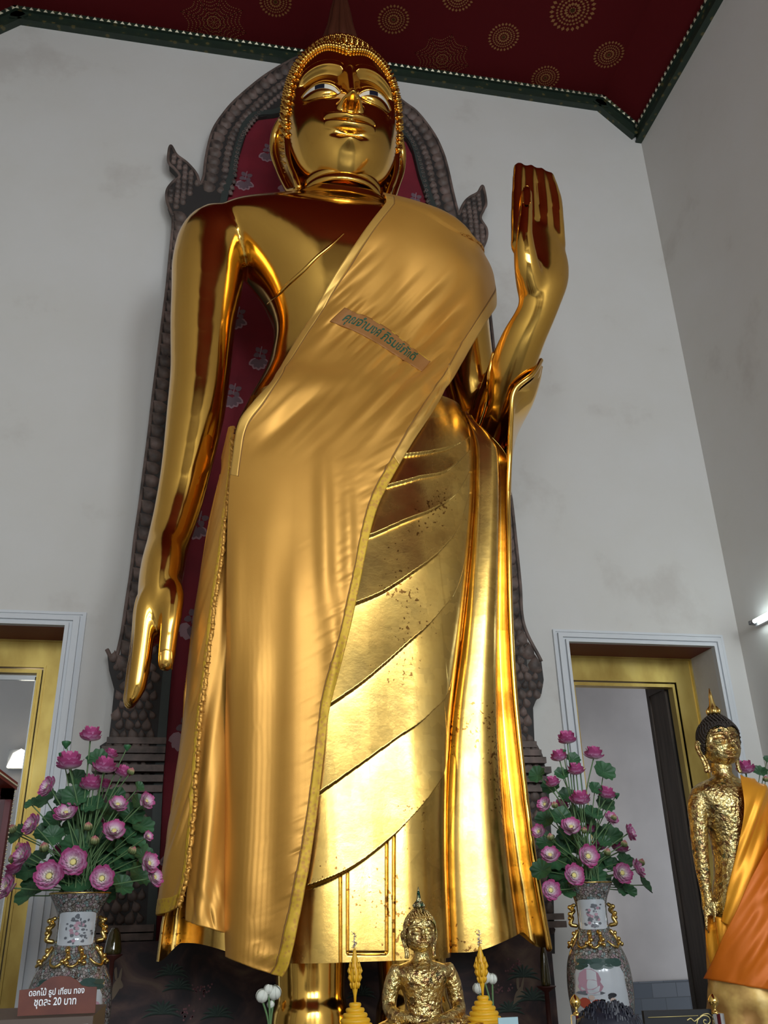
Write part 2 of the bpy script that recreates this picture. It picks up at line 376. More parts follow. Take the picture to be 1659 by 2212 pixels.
def head_surface(n=HN, m=HM):
    tt = np.linspace(0, 1, m); tz_ = .5-.5*np.cos(np.pi*tt); zz = HZ0+(HZ1-HZ0)*(.55*tt+.45*tz_)
    a = np.linspace(-np.pi, np.pi, n, endpoint=False); th = a-.55*np.sin(a)        # denser at the front
    Z, TH = np.meshgrid(zz, th)
    return head_xyz(Z, TH)
H = head_surface()
head = grid_obj('head', H, M['gold'], cu=True)
# join head and neck rings into the body mesh
def join(objs):
    V = []; Fc = []; off = 0
    for o in objs:
        me = o.data; n = len(me.vertices); co = np.empty(n*3, np.float32); me.vertices.foreach_get('co', co); V.append(co.reshape(-1, 3))
        Fc += [tuple(i+off for i in p.vertices) for p in me.polygons]; off += n
    return np.concatenate(V), Fc
V, Fc = join([body, neckr, head])
for o in (body, neckr, head): bpy.data.objects.remove(o)
body = mesh_obj('body', V, Fc, M['gold']); reparent(body, statue)

# hair of pointed curls, ushnisha dome and flame
HL = [(0, 9.70), (10, 9.77), (23, 9.82), (40, 9.75), (55, 9.62), (65, 9.42), (74, 9.12), (82, 8.80), (92, 8.62), (180, 8.5)]
def hairline(TH): return interp_s(np.abs(np.degrees(TH)), [h[0] for h in HL], [h[1] for h in HL])
mb = MB()
th = np.linspace(-np.pi, np.pi, 240, endpoint=False); zl = hairline(th)
t = np.concatenate([[0], np.linspace(0, 1, 60)**.8])
Z = zl[:, None]+(HZ1-.002-zl[:, None])*t[None, :]; G = head_xyz(Z, np.repeat(th[:, None], len(t), 1), False, .014)
G0 = head_xyz(Z[:, :1], th[:, None], False, -.01); G = np.concatenate([G0, G[:, 1:]], 1)
mb.add(G.reshape(-1, 3), grid_faces(*G.shape[:2], cu=True))
DOME = [(.47, 9.90), (.43, 10.02), (.36, 10.13), (.27, 10.24), (.17, 10.34), (.05, 10.41)]
mb.lathe(DOME, (HX, 6.74, 0), 48)
def dome_pts():
    out = []; SP = .056
    for row, z in enumerate(np.arange(8.55, 9.98, .052)):
        r = float(np.hypot(*(head_xyz(np.array([z]), np.array([.8]), False, .015)[0, :2]-[HX, 6.76])))
        n = max(int(2*np.pi*r/SP), 6)
        A = 2*np.pi*(np.arange(n)+.5*(row % 2))/n-np.pi; A = A[z > hairline(A)+.018]
        if len(A) == 0: continue
        zv = np.full(len(A), z)
        p = head_xyz(zv, A, False, .015); q1 = head_xyz(zv, A+.02, False, .015); q2 = head_xyz(zv+.01, A, False, .015)
        nn = np.cross(q1-p, q2-p); nn /= np.linalg.norm(nn, axis=1)[:, None]+1e-9
        sg = np.sign(np.sum(nn*(p-np.array([HX, 6.76, 9.2])), 1)); nn = nn*sg[:, None]; nn[:, 2] += .25
        nn /= np.linalg.norm(nn, axis=1)[:, None]
        out += list(zip(p, nn))
    # a row right along the hairline
    A = np.linspace(-1.45, 1.45, 56); p = head_xyz(hairline(A)+.012, A, False, .015)
    for q in p: d = q-np.array([HX, 6.76, 9.2]); d[2] = abs(d[2])*.6; out.append((q, d/np.linalg.norm(d)))
    dr = [d[0] for d in DOME]; dz = [d[1] for d in DOME]
    L = np.concatenate([[0], np.cumsum(np.hypot(np.diff(dr), np.diff(dz)))])
    for row, l in enumerate(np.arange(.03, L[-1], .052)):
        r = np.interp(l, L, dr); z = np.interp(l, L, dz); tr = np.interp(l+.01, L, dr)-r; tz_ = np.interp(l+.01, L, dz)-z
        nr, nz = tz_, -tr; q = math.hypot(nr, nz)+1e-9; nr /= q; nz /= q
        n = max(int(2*np.pi*r/SP), 3)
        for k in range(n):
            a = 2*np.pi*(k+.5*(row % 2))/n; out.append((np.array([HX+r*math.cos(a), 6.74+r*math.sin(a), z]), np.array([nr*math.cos(a), nr*math.sin(a), nz])))
    return out
CURLS = dome_pts()
for p, nn in CURLS:
    u = np.cross(nn, [0, 0, 1.]); u /= np.linalg.norm(u)+1e-9; v = np.cross(nn, u)
    a = np.linspace(0, 2*np.pi, 7, endpoint=False); R = []
    for r, h in ((.024, -.01), (.026, .010), (.020, .026), (.014, .030), (.012, .042), (.002, .056)):
        R.append(p+nn*h+r*(np.cos(a)[:, None]*u+np.sin(a)[:, None]*v))
    mb.rings(R)
hair = mb.build('hair_curls', M['gold']); reparent(hair, statue)
M['flame'] = mat('dark_gilt_flame', (.10, .028, .012), .55, .4)
mb = MB()
for k in range(8):
    a = k*math.pi/4; c, s_ = math.cos(a), math.sin(a)
    mb.tube([(HX+c*.14, 6.74+s_*.12, 10.28), (HX+c*.17, 6.74+s_*.15, 10.5), (HX+c*.11, 6.74+s_*.10, 10.8), (HX+c*.09, 6.74+s_*.08, 11.05), (HX+c*.02, 6.74+s_*.02, 11.6)], [.05, .055, .045, .032, .006], 8)
mb.lathe([(.15, 10.25), (.17, 10.5), (.12, 10.8), (.09, 11.1), (.05, 11.4), (.008, 11.75)], (HX, 6.74, 0), 24)
fl = mb.build('flame_finial', M['flame']); reparent(fl, statue)
# eyes inlaid under the lids
HB = BVHTree.FromPolygons([tuple(v) for v in H.reshape(-1, 3)], [tuple(int(i) for i in f) for f in grid_faces(HN, HM, True)])
M['eye_white'] = mat('mother_of_pearl', (.78, .74, .64), .3); M['iris'] = mat('black_glass_iris', (.012, .016, .03), .12)
def face_y(x, z):
    h = HB.ray_cast(Vector((HX+x, 5.0, z)), Vector((0, 1, 0))); return h[0].y if h[0] else 6.2
def almond(sg, x0, x1, off, name, m, parent):
    n, q = 40, 8; V = np.zeros((n, q, 3))
    for i, x in enumerate(np.linspace(x0, x1, n)):
        t = (x-.27)/.185; o = math.sqrt(max(1-abs(t)**2.1, 0)); zc = 9.106+.032*t
        for j in range(q):
            z = zc-.022*o+.056*o*j/(q-1)
            V[i, j] = (HX+sg*x, face_y(sg*x, z)-off, z)
    o = grid_obj(name, V, m); reparent(o, statue)
    if parent is not None:
        o.parent = parent; o.matrix_parent_inverse = parent.matrix_world.inverted()
    return o
bpy.context.view_layer.update()
for sg in (-1, 1):
    ew = almond(sg, .085, .455, .006, 'eye', M['eye_white'], None); tag(ew, 'pale inlaid eye')
    bpy.context.view_layer.update()
    almond(sg, .255 if sg < 0 else .20, .345 if sg < 0 else .29, .010, 'iris', M['iris'], ew)
    # upper lid lip
    mb = MB(); pts = []
    for x in np.linspace(.085, .455, 30):
        t = (x-.27)/.185; o = math.sqrt(max(1-abs(t)**2.1, 0)); z = 9.115+.032*t+.036*o
        pts.append((HX+sg*x, face_y(sg*x, z)-.004, z))
    mb.tube(pts, .014, 8, round_end=1); reparent(mb.build('eyelid', M['gold']), statue)
# ears
for sg in (-1, 1):
    outer = spline([(.59, 6.70, 9.14), (.63, 6.78, 9.24), (.69, 6.90, 9.15), (.685, 6.96, 8.95), (.62, 6.94, 8.70), (.565, 6.88, 8.48), (.52, 6.80, 8.30), (.46, 6.68, 8.20)], 40)
    inner = spline([(.59, 6.68, 9.08), (.585, 6.66, 8.95), (.575, 6.66, 8.80), (.56, 6.66, 8.62), (.53, 6.66, 8.48), (.49, 6.65, 8.36), (.47, 6.64, 8.28), (.45, 6.64, 8.21)], 40)
    G = []
    for t in np.linspace(0, 1, 14):
        G.append(outer*(1-t)+inner*t+np.array([-.0, .06, 0])*math.sin(math.pi*t))
    G = np.array(G); 
    mb = MB(); Gx = G.copy(); Gx[..., 0] = HX+sg*Gx[..., 0]
    mb.add(Gx.reshape(-1, 3), grid_faces(14, 40)); Gb = Gx.copy(); Gb[..., 1] += .03; Gb[..., 0] -= sg*.02; mb.add(Gb.reshape(-1, 3), grid_faces(14, 40))
    so = outer.copy(); so[:, 0] = HX+sg*so[:, 0]; si = inner.copy(); si[:, 0] = HX+sg*si[:, 0]
    mb.tube(so, np.linspace(.05, .04, 40), 10, round_end=1); mb.tube(si[2:], np.linspace(.03, .035, 38), 10, round_end=1)
    e = mb.build('ear', M['gold']); reparent(e, statue)

#@@ROBE
# ------------------------------------------------------------------ the statue's own gilded robe
HB_T = [(1.3, .55), (1.96, .57), (2.75, .65), (3.46, .78), (4.24, .90), (4.8, .97), (5.36, .99), (5.62, .93)]
LR = [(1.3, 1.33), (1.8, 1.29), (2.26, 1.27), (3.12, 1.25), (4.28, 1.28), (5.0, 1.33), (5.62, 1.40)]
LL = [(1.3, 1.32), (1.68, 1.30), (2.13, 1.285), (2.75, 1.25), (3.41, 1.225), (4.11, 1.18), (4.6, 1.12), (4.80, 1.09), (5.3, 1.02), (5.62, .95)]
YF = [(1.3, 5.98), (2.2, 6.02), (3.2, 6.02), (4.3, 5.98), (5.1, 6.0), (5.6, 6.08), (5.9, 6.14)]
tb = lambda T, z: interp_s(np.atleast_1d(z), [t[0] for t in T], [t[1] for t in T])[0]
def robe_half(z, lip, n1=170, n2=130, n3=50, pan=1.0):
    hb, yf = tb(HB_T, z), tb(YF, z); hb = min(hb, lip-.02)
    lip = lip-(lip-hb-.10)*sstep(5.15, 5.56, z)*(lip > hb+.12); gap = lip-hb; k = np.clip(gap/.45, .1, 1)*pan
    body = spline([(0, yf), (.25*hb, yf+.0), (.5*hb, yf+.015), (.75*hb, yf+.065), (.92*hb, yf+.16), (hb, yf+.30)], n1)
    yp = yf+.30
    panel = spline([(hb, yp), (hb+.03*gap, yp-.045), (hb+.16*gap, yp-.09*k), (hb+.44*gap, yp-.10*k), (hb+.62*gap, yp-.01*k), (hb+.78*gap, yp+.26*k), (hb+.91*gap, yp+.30*k), (lip-.018, yp+.15*k), (lip, yp+.16*k)], n2)[1:]
    back = spline([(lip, yp+.16*k), (lip, yp+.22*k), (lip-.1*gap, yp+.40*k), (hb+.4*gap, 6.95), (hb, 7.25), (hb*.5, 7.42), (0, 7.45)], n3)[1:]
    return np.vstack([body, panel, back])
PLEATS = [  # lower edges of the pleats in the photograph, top to bottom
 [(600, 1010), (800, 998), (876, 985), (930, 978), (985, 962), (1012, 945)],
 [(600, 1100), (780, 1065), (838, 1052), (900, 1035), (970, 1015), (1012, 975)],
 [(600, 1225), (740, 1182), (800, 1160), (870, 1130), (940, 1100), (985, 1065), (1012, 1020)],
 [(600, 1375), (700, 1335), (765, 1308), (830, 1280), (890, 1240), (950, 1190), (985, 1140), (1012, 1065)],
 [(560, 1620), (660, 1560), (718, 1522), (790, 1470), (870, 1400), (940, 1330), (985, 1260), (1012, 1180)],
 [(560, 1800), (640, 1750), (685, 1720), (760, 1665), (850, 1600), (920, 1545), (960, 1490), (990, 1400), (1012, 1290)],
 [(560, 1945), (610, 1933), (662, 1918), (720, 1895), (800, 1845), (880, 1770), (930, 1700), (955, 1650), (975, 1590), (1000, 1480), (1012, 1400)]]
def pleat_offset(px, py):
    Ys = [interp_s(px, [q[0] for q in L], [q[1] for q in L]) for L in PLEATS]
    top = Ys[0]-75; off = np.zeros_like(px); prev = top
    for k, yk in enumerate(Ys):
        inb = (py >= prev) & (py < yk)
        t = np.clip((py-prev)/np.maximum(yk-prev, 1), 0, 1)
        th_ = (.03, .034, .045, .055, .06, .06, .06)[k]
        off = np.where(inb, th_*t**1.3, off); prev = yk
    return off, Ys[-1]
def build_robe():
    zs = np.linspace(5.58, 1.3, 640); rows = []
    for z in zs:
        r = robe_half(z, tb(LR, z)); l = robe_half(z, tb(LL, z)-.07*sstep(1.5, 1.9, z))
        r = r.copy(); l = l.copy(); l[:, 0] *= -1
        ring = np.vstack([r, l[1:-1][::-1]]); rows.append(np.column_stack([ring[:, 0]+X0, ring[:, 1], np.full(len(ring), z)]))
    G = np.array(rows)           # (m, n, 3)
    n = G.shape[1]; x = G[..., 0]-X0
    # gentle waves on the panels
    # hem heights
    hem = np.where(np.abs(x) < .56, 1.335, 1.36+.10*sstep(.65, 1.12, np.abs(x))-.10*sstep(1.17, 1.31, np.abs(x)))
    frac = (5.58-G[..., 2])/(5.58-1.3); G[..., 2] = 5.58-frac*(5.58-hem)
    px, py = Q(G.reshape(-1, 3)); px = px.reshape(x.shape); py = py.reshape(x.shape)
    jj = np.arange(n); front = (jj < 170) | (jj > n-170)
    hbz = np.array([tb(HB_T, z) for z in zs])[:, None]
    off, yl = pleat_offset(px, py)
    m = front[None, :] & (np.abs(x) <= hbz*1.02)
    fade = 1-sstep(.72, .99, np.abs(x)/hbz)
    d = np.where(m, off*fade, 0)
    under = m & (py > yl)
    d = np.where(under, -.045*sstep(0, 4, py-yl)*fade, d)
    # engraved under-robe band
    def groove(c, w_): return np.exp(-((px-c)/w_)**2)
    gv = (groove(736, 1.8)+groove(752, 1.5)*(py < 2060)+groove(838, 1.8)*(py < 2060)+groove(854, 1.8)) + np.exp(-((py-2060)/1.8)**2)*(px > 752)*(px < 838)
    d = np.where(under, d-.022*np.clip(gv, 0, 1), d)
    # legs pressing through the cloth
    zz = G[..., 2]
    d += np.where(front[None, :], .022*np.exp(-((np.abs(x)-.38)/.26)**2)*sstep(5.3, 3.8, zz), 0)
    # push along the outline normal
    T = np.roll(G, -1, 1)-np.roll(G, 1, 1); N = np.stack([T[..., 1], -T[..., 0], np.zeros_like(x)], -1); N /= np.linalg.norm(N, axis=2)[..., None]+1e-9
    G = G+N*d[..., None]
    G = np.swapaxes(G, 0, 1)[:, ::-1]
    return G
G = build_robe()
robe = grid_obj('gilded_robe', G, M['goldleaf'], cu=True)
# top closing and inner sleeve
NU, NV, _ = G.shape
ROBE_G = G
reparent(robe, statue)
mb = MB()
# rolled edge running down the hanging panel
lip = spline([P(1168, 779, 6.15), P(1150, 808, 6.03), P(1111, 845, 6.09), P(1104, 905, 6.18), P(1101, 980, 6.32)]+[np.array([X0+tb(LR, z)-.012, tb(YF, z)+.30+.16*np.clip((tb(LR, z)-tb(HB_T, z))/.45, .1, 1), z]) for z in (4.8, 4.4, 3.8, 3.2, 2.6, 2.0, 1.6, 1.36)], 160)
mb.tube(lip, .024, 10, round_end=1)
lip2 = spline([P(1066, 764, 6.12), P(1055, 815, 6.2), P(1053, 865, 6.35), P(1034, 925, 6.42), P(1014, 966, 6.45)], 60)
mb.tube(lip2, .018, 8, round_end=1)
ROWS = [((1066, 762, 6.12), (1118, 775, 6.48), (1171, 782, 6.20), (1168, 779, 6.15)), ((1054, 815, 6.15), (1105, 835, 6.66), (1166, 815, 6.20), (1150, 808, 6.03)),
        ((1052, 865, 6.25), (1085, 900, 6.85), (1150, 860, 6.30), (1111, 845, 6.09)), ((1033, 925, 6.35), (1075, 965, 6.95), (1121, 915, 6.55), (1104, 905, 6.18)),
        ((1013, 966, 6.42), (1062, 1010, 6.88), (1106, 978, 6.55), (1101, 980, 6.32)), ((1010, 1010, 6.42), (1058, 1060, 6.80), (1103, 1060, 6.55), (1099, 1060, 6.36))]
RR = []
for L_, Bk, RS_, R_ in ROWS:
    a, b, e_, c = P(*L_), P(*Bk), P(*RS_), P(*R_); m1 = (a+b)/2+np.array([-.03, .10, 0]); m2 = (b+e_)/2+np.array([.06, .10, 0]); RR.append(spline([a, m1, b, m2, e_, c], 40))
RR = np.array(RR); RS = np.array([spline(RR[:, k], 60) for k in range(40)])
mb.add(RS.reshape(-1, 3), grid_faces(40, 60)); RS2 = RS+np.array([0.02, .05, -.02]); mb.add(RS2.reshape(-1, 3), grid_faces(40, 60))
# sash edge crossing the chest under the silk
sl = mb.build('robe_sleeve', M['gold']); reparent(sl, statue)
# upper robe edge on the bare side of the chest: thin raised line from shoulder to armpit
def bvh_of(o): return BVHTree.FromPolygons([x.co.copy() for x in o.data.vertices], [tuple(p.vertices) for p in o.data.polygons])
TB = bvh_of(body)
def hit(px_, py_, bvh, off=0.0):
    d = P(px_, py_, 6.0)-EYE; d = Vector(d/np.linalg.norm(d)); h = bvh.ray_cast(Vector(EYE), d)
    if h[0] is None: return None
    n = h[1] if h[1].dot(d) < 0 else -h[1]
    return np.array(h[0]+n*off)
pts = [hit(x, y, TB, .0) for x, y in ((742, 505), (715, 530), (685, 555), (655, 585), (625, 612), (600, 637), (578, 657))]
pts = [p for p in pts if p is not None]
if len(pts) > 3:
    mb = MB(); s = spline(pts, 60)
    mb.tube(s, .016*np.sin(np.linspace(.15, 2.7, 60))**.7+.003, 10, .8, round_end=1); reparent(mb.build('robe_edge', M['gold']), statue)

for (xa, xb, ya, yb) in ((349, 369, 1408, 1443), (1131, 1144, 404, 440)):
    G = np.zeros((9, 9, 3)); ok = True
    for i, u in enumerate(np.linspace(-1, 1, 9)):
        for j, v in enumerate(np.linspace(0, 1, 9)):
            wd = 1 if ya > 1000 else 1-.35*(1-v)**3
            p = hit((xa+xb)/2+u*wd*(xb-xa)/2, ya+(yb-ya)*v+(1-u*u)*(-4 if ya > 1000 else 5)*(1 if ya > 1000 else v), TB, .012)
            if p is None: ok = False
            else: G[i, j] = p
    if ok:
        reparent(grid_obj('nail', G, M['gold']), statue)
        mb = MB(); mb.tube(np.concatenate([G[0, ::-1], G[1:-1, 0], G[-1]]), .0055, 6, round_end=1); reparent(mb.build('nail_rim', M['gold']), statue)

#@@SILK
# ------------------------------------------------------------------ silk robe draped over the statue
def silk(name, a, b):
    m = mat(name, a, .42, .50); bs = bsdf(m)
    c = coord(m, (1, 1, 1)); n = nd(m, 'TexNoise'); n.inputs['Scale'].default_value = 2.0; lk(m, c.outputs[0], n.inputs['Vector'])
    lk(m, ramp(m, n.outputs[0], [(.3, a), (.7, b)]).outputs[0], bs.inputs['Base Color'])
    w = nd(m, 'TexNoise'); w.inputs['Scale'].default_value = 260; lk(m, c.outputs[0], w.inputs['Vector'])
    bp = nd(m, 'Bump'); bp.inputs['Strength'].default_value = .06; bp.inputs['Distance'].default_value = .01; lk(m, w.outputs[0], bp.inputs['Height']); lk(m, bp.outputs[0], bs.inputs['Normal'])
    bs.inputs['Sheen Weight'].default_value = .08; bs.inputs['Sheen Tint'].default_value = (1, .8, .4, 1)
    return m
M['silk'] = silk('golden_satin', (.66, .325, .055), (.71, .36, .065))
M['silk_hem'] = silk('satin_hem', (.74, .41, .09), (.78, .46, .10))
M['hem'] = mat('yellow_brocade_hem', (.62, .42, .06), .55, .35)
def hemmat(m):
    c = coord(m, (1, 1, 1)); v = nd(m, 'TexVoronoi'); v.inputs['Scale'].default_value = 40; lk(m, c.outputs[0], v.inputs['Vector'])
    n = nd(m, 'TexNoise'); n.inputs['Scale'].default_value = 3.5; n.inputs['Detail'].default_value = 6; lk(m, c.outputs[0], n.inputs['Vector'])
    a = nd(m, 'Math', operation='ADD'); lk(m, v.outputs['Distance'], a.inputs[0]); lk(m, n.outputs[0], a.inputs[1])
    lk(m, ramp(m, a.outputs[0], [(.68, (.62, .31, .05)), (.85, (.66, .36, .045)), (1.0, (.72, .44, .035))]).outputs[0], bsdf(m).inputs['Base Color'])
hemmat(M['hem'])
mb = MB(); mb.rings([torso_ring(z, .03) for z in np.linspace(4.4, 8.3, 80)]); arm_l(mb, .04, fore=False)
mb.rings([superring(1.40, z, 1.00-.30*sstep(7.0, 7.5, z)-.34*sstep(6.5, 5.5, z), float(interp_s(z, tz, [t[2] for t in TOR]))+.02, 7.3, 96, 2.6) for z in np.linspace(5.5, 7.45, 50)])
mb.tube([(X0+.95, 6.8, 8.02-.1), (2.0, 6.78, 7.72), (2.26, 6.75, 7.5)], [.22, .30, .33], 20)
mb.tube([(1.98, 6.74, 7.62), (2.12, 6.72, 7.44), (2.20, 6.71, 7.10)], [.28, .315, .32], 24, round_end=.8)
R0 = []
for z in np.linspace(1.0, 5.6, 60):
    zz = max(z, 1.3); hw = tb(HB_T, zz)+.26+.06*sstep(3, 1.3, z); R0.append(superring(X0-.05, z, hw, tb(YF, zz)-.06, 7.4, 96, 2.5))
mb.rings(R0)
hullA = mb.build('hull', M['silk']); evaluated(hullA, .045, 14, .6); HA = bvh_of(hullA)
mb = MB(); R0 = []
for z in np.linspace(1.0, 5.55, 70):
    zz = max(z, 1.32); R0.append(superring(X0, z, tb(LL, zz)-.03, tb(YF, zz)+.02, 7.4, 96, 2.7, yc=6.5))
mb.rings(R0); mb.rings([torso_ring(z, .02) for z in np.linspace(4.8, 6.2, 20)])
hullB = mb.build('hull', M['silk']); evaluated(hullB, .035, 10, .6); HBV = bvh_of(hullB)
for o in (hullA, hullB): bpy.data.objects.remove(o)
def drape(px, py, bvh, off, ynear=6.6):
    """carry a grid of picture points onto the draped surface"""
    sh = px.shape; V = np.zeros((px.size, 3)); N = np.zeros((px.size, 3)); E_ = Vector(EYE)
    for i, (a, b) in enumerate(zip(px.ravel(), py.ravel())):
        t = P(a, b, ynear); d = Vector(t-EYE).normalized(); h = bvh.ray_cast(E_, d)
        if h[0] is None:
            h = bvh.find_nearest(Vector(t)); n = h[1]
        else: n = h[1] if h[1].dot(d) < 0 else -h[1]
        V[i] = h[0]; N[i] = n
    V = V.reshape(*sh, 3); N = N.reshape(*sh, 3)
    for k in range(6):   # even out the normals
        N[1:-1] = (N[:-2]+N[1:-1]*2+N[2:])/4; N[:, 1:-1] = (N[:, :-2]+N[:, 1:-1]*2+N[:, 2:])/4
    N /= np.linalg.norm(N, axis=2)[..., None]+1e-9
    return V, N
def coons(top, right, bottom, left, nu, nv):
    """top: A->B, right: B->C, bottom: D->C, left: A->D"""
    def ev(L, n):
        p = np.array(L, float); s = spline(p, 400); l = np.concatenate([[0], np.cumsum(np.hypot(*np.diff(s, axis=0).T))]); t = np.linspace(0, l[-1], n)
        return np.stack([np.interp(t, l, s[:, 0]), np.interp(t, l, s[:, 1])], 1)
    T_, B_ = ev(top, nu), ev(bottom, nu); L_, R_ = ev(left, nv), ev(right, nv)
    u = np.linspace(0, 1, nu)[:, None, None]; v = np.linspace(0, 1, nv)[None, :, None]
    G = (1-v)*T_[:, None]+v*B_[:, None]+(1-u)*L_[None]+u*R_[None]-((1-u)*(1-v)*T_[0]+u*(1-v)*T_[-1]+(1-u)*v*B_[0]+u*v*B_[-1])
    return G[..., 0], G[..., 1]
def smooth_grid(G, k):
    for _ in range(k):
        G[1:-1] = (G[:-2]+G[2:]+2*G[1:-1])/4; G[:, 1:-1] = (G[:, :-2]+G[:, 2:]+2*G[:, 1:-1])/4
    return G
silk_t = empty('silk_robe', (.6, 6.2, 1.3), 'golden satin robe with yellow hems draped over one shoulder of the colossal statue', 'robe')
EL = [(832, 447), (795, 492), (755, 550), (712, 620), (675, 690), (640, 752), (600, 820), (560, 880), (522, 928), (508, 1000), (501, 1100), (500, 1300), (502, 1500), (500, 1700), (500, 1900), (502, 2066)]
ER = [(1079, 640), (1040, 702), (1000, 770), (960, 842), (920, 910), (885, 965), (848, 1030), (815, 1095), (795, 1165), (775, 1265), (755, 1360), (735, 1440), (712, 1530), (700, 1630), (690, 1720), (680, 1800), (668, 1880), (650, 1980), (628, 2085), (614, 2110)]
ET = [(832, 447), (870, 455), (908, 467), (960, 498), (1010, 520), (1042, 545), (1062, 585), (1079, 640)]
EB = [(502, 2066), (540, 2082), (580, 2100), (614, 2110)]
NU_, NV_ = 230, 640
PX, PY = coons(ET, ER, EB, EL, NU_, NV_)
V0, N0 = drape(PX, PY, HA, 0); V0 = smooth_grid(V0, 30)
uu = np.linspace(0, 1, NU_)[:, None]*np.ones((1, NV_)); edge = 1-uu
wpx = np.hypot(PX[-1]-PX[0], PY[-1]-PY[0])[None, :]; dR = (1-uu)*wpx; dL = uu*wpx
ca, sa = .70, -.714; al = PX*ca+PY*sa; pe = -PX*sa+PY*ca
up = 1-sstep(840, 1010, PY)
f1 = noise2(pe/36+noise2(pe/110, al/200, 5)*.5, al/300, 1); f2 = noise2(pe/17, al/150, 2)
h = up*(.040*f1+.009*f2*sstep(470, 640, PY))*sstep(430, 560, PY)
h += up*.009*noise2(pe/8, al/60, 3)*np.exp(-((PY-(700+(PX-740)*.62))/70)**2)*(PX < 960)
low = sstep(930, 1300, PY)
h += low*(.014*noise1((PX-500)/60+PY/1500, 11))
for cx_, w_, a_, y0_, y1_ in ((695, 17, .026, 930, 1400), (748, 14, .018, 990, 1400), (718, 16, .022, 1240, 1650), (640, 34, .026, 1150, 2060), (560, 30, .026, 1350, 2080), (520, 14, .015, 1100, 2080)):
    c_ = cx_+(PY-y0_)*(.02 if cx_ > 690 else -.015)
    h += a_*np.exp(-((PX-c_)/w_)**2)*sstep(y0_-10, y0_+160, PY)*(1-sstep(y1_-200, y1_, PY)*.8)
h += .0028*noise2((PX*.5+PY*.9)/9, (PX*.9-PY*.5)/34, 21)*np.exp(-np.maximum(dR-24, 0)/34)*sstep(560, 700, PY)
h += .008*noise2((PX*.2+PY)/34, (PX-PY*.2)/40, 22)*sstep(1900, 2060, PY)
vv = np.ones((NU_, 1))*np.linspace(0, 1, NV_)[None, :]
h *= sstep(0.02, .11, vv)*sstep(0, 14, dR)
lift = .035+.10*sstep(1050, 1500, PY)*np.exp(-(dL/60)**2)*1.0
TOW = EYE-V0; TOW /= np.linalg.norm(TOW, axis=2)[..., None]
SG = V0+N0*(h*(1-.8*np.exp(-dL/14)*low)+.035)[..., None]+TOW*(lift-.035)[..., None]
# carry the cloth over the shoulder to the back
ext = [SG[:, 0]]
for k in range(1, 9):
    b = ext[-1]+np.array([0, .075, .012])
    q = []
    for w_ in b:
        hN = HA.find_nearest(Vector(w_)); q.append(np.array(hN[0]+hN[1]*.045))
    ext.append(np.array(q))
SG = np.concatenate([np.stack(ext[1:][::-1], 1), SG], 1)
def cloth_obj(name, G, m, parent, th=.012):
    o = grid_obj(name, G, m); reparent(o, parent); md = o.modifiers.new('t', 'SOLIDIFY'); md.thickness = th; md.offset = -1
    dg = bpy.context.evaluated_depsgraph_get(); me = bpy.data.meshes.new_from_object(o.evaluated_get(dg)); o.modifiers.clear(); o.data = me
    me.polygons.foreach_set('use_smooth', [True]*len(me.polygons)); return o
def gnormal(G):
    a = np.gradient(G, axis=0); b = np.gradient(G, axis=1); n = np.cross(a, b); n /= np.linalg.norm(n, axis=2)[..., None]+1e-9
    s_ = np.sign(np.sum(n*(EYE-G), 2)); return n*s_[..., None]
cloth_obj('front_panel', SG, M['silk'], silk_t)
def strip(G, s0, s1, k, off):
    """band of the cloth between fractions s0(v) and s1(v) across, k columns wide"""
    N = gnormal(G); nu, nv = G.shape[:2]; out = np.zeros((k, nv, 3))
    for j in range(nv):
        f = np.linspace(s0[j], s1[j], k)*(nu-1); i = np.clip(f.astype(int), 0, nu-2); t = (f-i)[:, None]
        g = G[:, j]+N[:, j]*off; out[:, j] = g[i]*(1-t)+g[i+1]*t
    return out
W_ = np.concatenate([np.full(8, wpx[0, 0]), wpx[0]]); W_ = np.maximum(W_, 30)
one = np.ones_like(W_)
v0 = 8
jb = int(np.argmax(PY[-1] > 1010))+8
HS = strip(SG, 1-24/W_, one*1.0, 8, .008)
cloth_obj('hem', HS[:, :jb+1], M['silk_hem'], silk_t, .006); cloth_obj('hem', HS[:, jb:], M['hem'], silk_t, .006)
cloth_obj('hem', strip(SG, one*0, 15/W_, 6, .008)[:, 4:262], M['silk_hem'], silk_t, .006)
M['hem_line'] = mat('brown_hem_stitching', (.30, .14, .03), .6, .2)
cloth_obj('hem_stitching', strip(SG, 1-27/W_, 1-24/W_, 3, .010), M['hem_line'], silk_t, .003)
cloth_obj('hem_stitching', strip(SG, 15/W_, 17/W_, 3, .010)[:, 4:262], M['hem_line'], silk_t, .003)
cloth_obj('hem', np.swapaxes((SG+gnormal(SG)*.012)[4:214, -20:], 0, 1), M['hem'], silk_t, .005)
SB = BVHTree.FromPolygons([tuple(v) for v in SG.reshape(-1, 3)], [tuple(int(i) for i in f) for f in grid_faces(*SG.shape[:2])])
